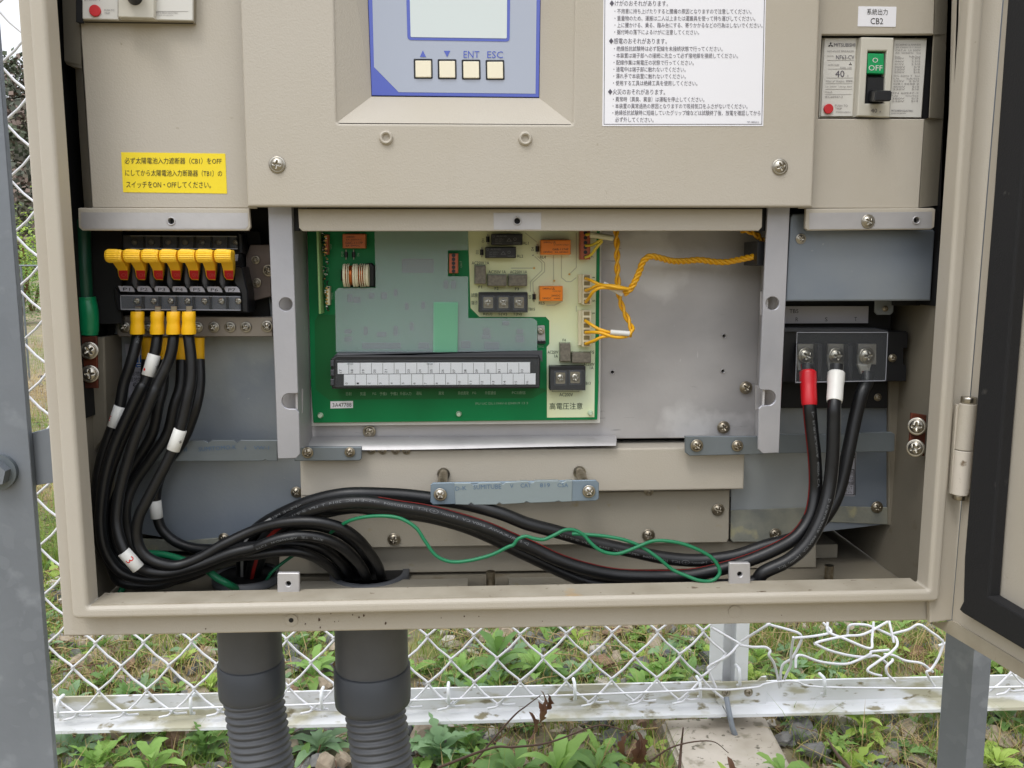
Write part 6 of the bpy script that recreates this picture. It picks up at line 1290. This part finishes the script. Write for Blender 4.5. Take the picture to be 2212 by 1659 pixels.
def stripe_px(name, v, side, wdeg, m, par):
    """stripe on the upper side of the cable"""
    F_ = surf(v, ro_, 0); vs = []
    for p, t, n, s in F_:
        up = s if s.z > 0 or (abs(s.z) < .3 and s.x < 0) else -s
        for j in range(4):
            a = R(side - wdeg / 2 + wdeg * j / 3); vs.append(p + (n * math.cos(a) + up * math.sin(a)) * (ro_ + .00012))
    link(name, vs, [(i * 4 + j, i * 4 + j + 1, (i + 1) * 4 + j + 1, (i + 1) * 4 + j) for i in range(len(F_) - 1) for j in range(3)], m, par, smoothf=True)
stripe_px('red_stripe', vR[62:190], 62, 8, stripe_r, tR)
stripe_px('red_stripe', vR[-34:], -15, 30, stripe_r, tR)
stripe('white_stripe', vS[:75], ro_, -66, 5, stripe_w, tS)
stripe_px('white_stripe', vT[-30:], 5, 24, stripe_w, tT)
def sleeve_at(v, i0, i1, r, m, par, nm='end_sleeve'):
    MB().tube(v[i0:i1], lambda t: r * (1.0 if t < .05 else 1.12 if t < .6 else 1.05 if t < .98 else 1.0), 22).obj(nm, m, par)
def sub(v, ya, yb, tile):
    a = T(tile, 0, ya)[1]; b_ = T(tile, 0, yb)[1]; return [p for p in v[:40] if a <= PX(p)[1] <= b_]
for v, m, par, top, bot in ((vR, redv, tR, ('B4', 1525), ('C4', 205)), (vS, whitep, tS, ('B4', 1530), ('C4', 198))):
    a = T(top[0], 0, top[1])[1]; b_ = T(bot[0], 0, bot[1])[1]; q = [p for p in v[:60] if a <= PX(p)[1] <= b_]
    MB().tube(q, lambda t: ro_ * (1.02 if t == 0 else 1.28 if t < .5 else 1.18 if t < 1 else 1.1), 24).obj('end_sleeve', m, par)
FK = '▷ FURUKAWA   600V CV   14mm²   JCT   JC0307004   <PS>E   PEIC   2014   T   LPV タマリン'
def tpos(v, tile, x, y):
    k = near(v, tile, x, y); L_ = [0]
    for a, b_ in zip(v, v[1:]): L_.append(L_[-1] + (b_ - a).length)
    return L_[k] / L_[-1], L_[k], L_[-1]
for v, par, ang, (ta, xa, ya), (te, xe, ye), s in ((vR, tR, -25, ('C4', 395, 260), ('C4', 434, 900), '▷ FURUKAWA  600V CV'), (vS, tS, -22, ('C4', 545, 1000), ('C4', 100, 1590), '▷ FURUKAWA  600V CV  14mm²  JCT'),
    (vR, tR, 12, ('C3', 120, 1400), ('C2', 300, 1170), '▷ FURUKAWA  600V CV  14mm² ⊕ JCT  JC0307004  <PS>E PEIC  2014  T  LPV タマリン'), (vT, tT, -20, ('C3', 1750, 1510), ('C3', 380, 1290), 'CV  14mm² ⊕ JCT  JC0307004  <PS>E PEIC  2014  T  LPV タマリン'), (vT, tT, 5, ('C2', 420, 1045), ('C2', 150, 1180), '<PS>E PEIC')):
    t0, l0, Lt = tpos(v, ta, xa, ya); t1, l1, _ = tpos(v, te, xe, ye)
    cabletext(v, ro_, s, t0, .0017, ang, ink_w, par, False, l1 - l0)

# earth and green wires
GW = 'green earth wires'
t, v = cable('earth_wire', 'long thin green wire looping over the black output cables', 'C2 640,1290@.060 760,1208@.044 880,1165@.038 1050,1147@.034 1220,1165@.032 1360,1245@.030 1440,1360@.029 1530,1480@.028 1650,1535@.028 1800,1530@.028 2000,1482@.028 2150,1412@.028 C3 20,1395@.028 60,1345@.028 125,1322@.028 200,1342@.027 280,1348@.027 370,1310@.027 450,1270@.028 530,1266@.029 610,1305@.029 670,1370@.028 740,1430@.027 820,1462@.027 910,1468@.027 1000,1440@.028 1110,1395@.029 1200,1362@.028 1300,1358@.027 1450,1382@.026 1600,1438@.025 1710,1505@.024 1768,1590@.023 D3 1765,20@.022 1700,66@.022 1600,62@.022 1500,25@.024 C3 1370,1600@.027 1250,1502@.028 1110,1410@.031 960,1350@.032 800,1320@.034 640,1306@.036 520,1300@.040', 15.5 / 3.94 * mpp(.035), GW, greenw, 8, 'wire', 10)
t, v = cable('earth_wire', 'thick green cable lying under the black bunch at the lower left', 'C1 850,1080@.08 930,1210@.078 1000,1320@.075 1060,1350@.072 1120,1440@.074 1230,1462@.078 1400,1478@.078 1580,1530@.074 1750,1600@.070 D1 1850,40@.068 1960,100@.07 2060,160@.09', 30 / 3.94 * mpp(.07), GW, greenw, 8, 'wire', 12)
t, v = cable('earth_wire', 'short green wire dropping into the thinner conduit beside the red stripe', 'C2 420,1420@.1 300,1500@.096 190,1580@.092 120,1650@.09 60,1760@.1', 14 / 3.94 * mpp(.09), GW, greenw, 6, 'wire', 10)
t, v = cable('earth_wire', 'green wire end at the bottom left corner under the cables', 'D1 860,-60@.08 900,30@.078 1000,90@.07 1040,140@.062 1020,200@.05', 26 / 3.94 * mpp(.06), GW, greenw, 6, 'wire', 10) if False else cable('earth_wire', 'green wire end at the bottom left corner under the cables', 'D1 1120,60@.078 1060,115@.07 1030,160@.065 1010,220@.06', 26 / 3.94 * mpp(.06), GW, greenw, 6, 'wire', 10)
ge = thing('earth_cable', 'dark green earth cable with a bright green sleeve against the left wall', 'cable', P(*T('B1', 745, 1220), .07), GW)
tube('sheath', path('B1 705,250@.072 708,500@.071 715,700@.07 725,930@.07', 5), 60 / 3.94 * mpp(.07), greend, ge, 18)
MB().tube(path('B1 730,905@.068 735,950@.068 748,1040@.067 752,1150@.067 752,1225@.067', 4), lambda t: (76 if t < .3 else 80 if t < .9 else 74) / 3.94 * mpp(.067) * (.98 if t == 0 else 1), 20).obj('green_sleeve', greenv, ge)

# amber signal wires: single leads, then twisted bundles
def twist(b, v, r, off, pitch, n=3, seg=8, ph=0):
    # resample evenly so the twist stays fine
    L_ = [0]
    for a, c in zip(v, v[1:]): L_.append(L_[-1] + (c - a).length)
    N_ = max(8, int(L_[-1] / .0011)); q = []; i = 0
    for k in range(N_ + 1):
        s = L_[-1] * k / N_
        while i < len(L_) - 2 and L_[i + 1] < s: i += 1
        q.append(v[i].lerp(v[i + 1], (s - L_[i]) / max(1e-9, L_[i + 1] - L_[i])))
    t0 = (q[1] - q[0]).normalized(); a = t0.cross(Vector((0, 1, 0))).normalized(); fr = []
    for k in range(len(q)):
        t = (q[min(k + 1, len(q) - 1)] - q[max(0, k - 1)]).normalized(); a = (a - t * a.dot(t)).normalized(); fr.append((a.copy(), t.cross(a)))
    for m in range(n):
        ang = [6.28318 * (m / n + ph) + 6.28318 * L_[-1] * k / N_ / pitch for k in range(len(q))]
        b.tube([q[k] + (fr[k][0] * math.cos(ang[k]) + fr[k][1] * math.sin(ang[k])) * off for k in range(len(q))], r, seg)
WG = 'amber signal wires beside the circuit board'
rw = 13.5 / 3.94 * mpp(.075)
h1 = thing('signal_wire_bundle', 'twisted amber wires from the upper white connector across the aluminium plate to the right', 'wire', P(*T('B3', 1300, 600), .085), WG)
b = MB(); twist(b, path('B3 960,880@.072 1020,830@.07 1060,760@.07 1095,680@.072 1125,600@.072 1185,560@.072 1270,575@.075 1370,600@.08 1480,600@.084 1600,590@.084 1720,605@.084 1830,608@.082 1930,590@.078 2050,565@.07 2180,545@.064', 6), rw, rw * 1.12, .0125); b.obj('twisted_wires', wirey, h1)
for s in ('B3 634,748@.082 680,765@.074 760,800@.07 850,808@.068 900,815@.067 990,835@.067', 'B3 634,850@.082 680,835@.075 740,805@.071 830,812@.065 920,828@.063 1000,838@.065', 'B3 636,948@.082 665,910@.075 700,860@.070 760,828@.068 880,832@.066 970,838@.066'): MB().tube(path(s, 5), rw, 8).obj('lead', wirey, h1)
h2 = thing('signal_wire_bundle', 'twisted amber wires dropping from above and curling into the lower white connector', 'wire', P(*T('B3', 950, 1000), .085), WG)
b = MB(); twist(b, path('B3 893,330@.08 900,450@.08 902,600@.08 905,740@.08 915,860@.08 935,960@.08 970,1050@.079 1010,1130@.077 1028,1190@.074 1005,1232@.072', 6), rw, rw * 1.05, .0185, 2); b.obj('twisted_wires', wirey, h2)
for s in ('B3 632,1108@.082 680,1140@.075 740,1175@.072 800,1196@.07 850,1208@.07', 'B3 634,1207@.082 700,1205@.074 770,1212@.07 850,1240@.068 930,1250@.068 1000,1235@.07 1030,1190@.072', 'B3 634,1305@.082 700,1280@.074 770,1248@.07 850,1235@.07'): MB().tube(path(s, 5), rw, 8).obj('lead', wirey, h2)
MB().tube(path('B3 845,1205@.068 1005,1218@.068', 2), 22 / 3.94 * mpp(.068), 14).obj('tube_tag', whitetag, h2)
MB().tube(path('B3 785,792@.072 948,882@.072', 2), 22 / 3.94 * mpp(.072), 14).obj('tube_tag', whitetag, h1)
h3 = thing('signal_wire_bundle', 'yellow wires in the brown connector at the top edge of the board', 'wire', P(*T('B3', 720, 450), .085), WG)
for s in ('B3 636,468@.082 690,462@.076 740,435@.072 790,400@.072', 'B3 632,568@.082 680,545@.076 730,480@.072 775,430@.072', 'B3 640,375@.082 680,368@.076'): MB().tube(path(s, 5), rw * .9, 8).obj('lead', wireyy, h3)
MB().tube(path('B3 672,375@.07 868,405@.07', 2), 23 / 3.94 * mpp(.07), 14).obj('tube_tag', mat('yellowed_tag', (206, 204, 178), .45), h3)
h4 = thing('signal_wire_bundle', 'short amber and white twist at the upper right corner of the bay', 'wire', P(*T('B3', 2060, 400), .08), WG)
b = MB(); twist(b, path('B3 1960,335@.08 2040,350@.078 2100,385@.075 2150,430@.07 2190,480@.066', 6), rw, rw * 1.1, .013, 2); b.obj('twisted_wires', wirey, h4)
b = MB(); twist(b, path('B3 1985,325@.084 2060,355@.082 2110,400@.079 2160,450@.074', 6), rw * .8, rw * 1.3, .015, 1, ph=.3); b.obj('white_wire', whitetag, h4)
bpy.data.scenes.remove(_ts)
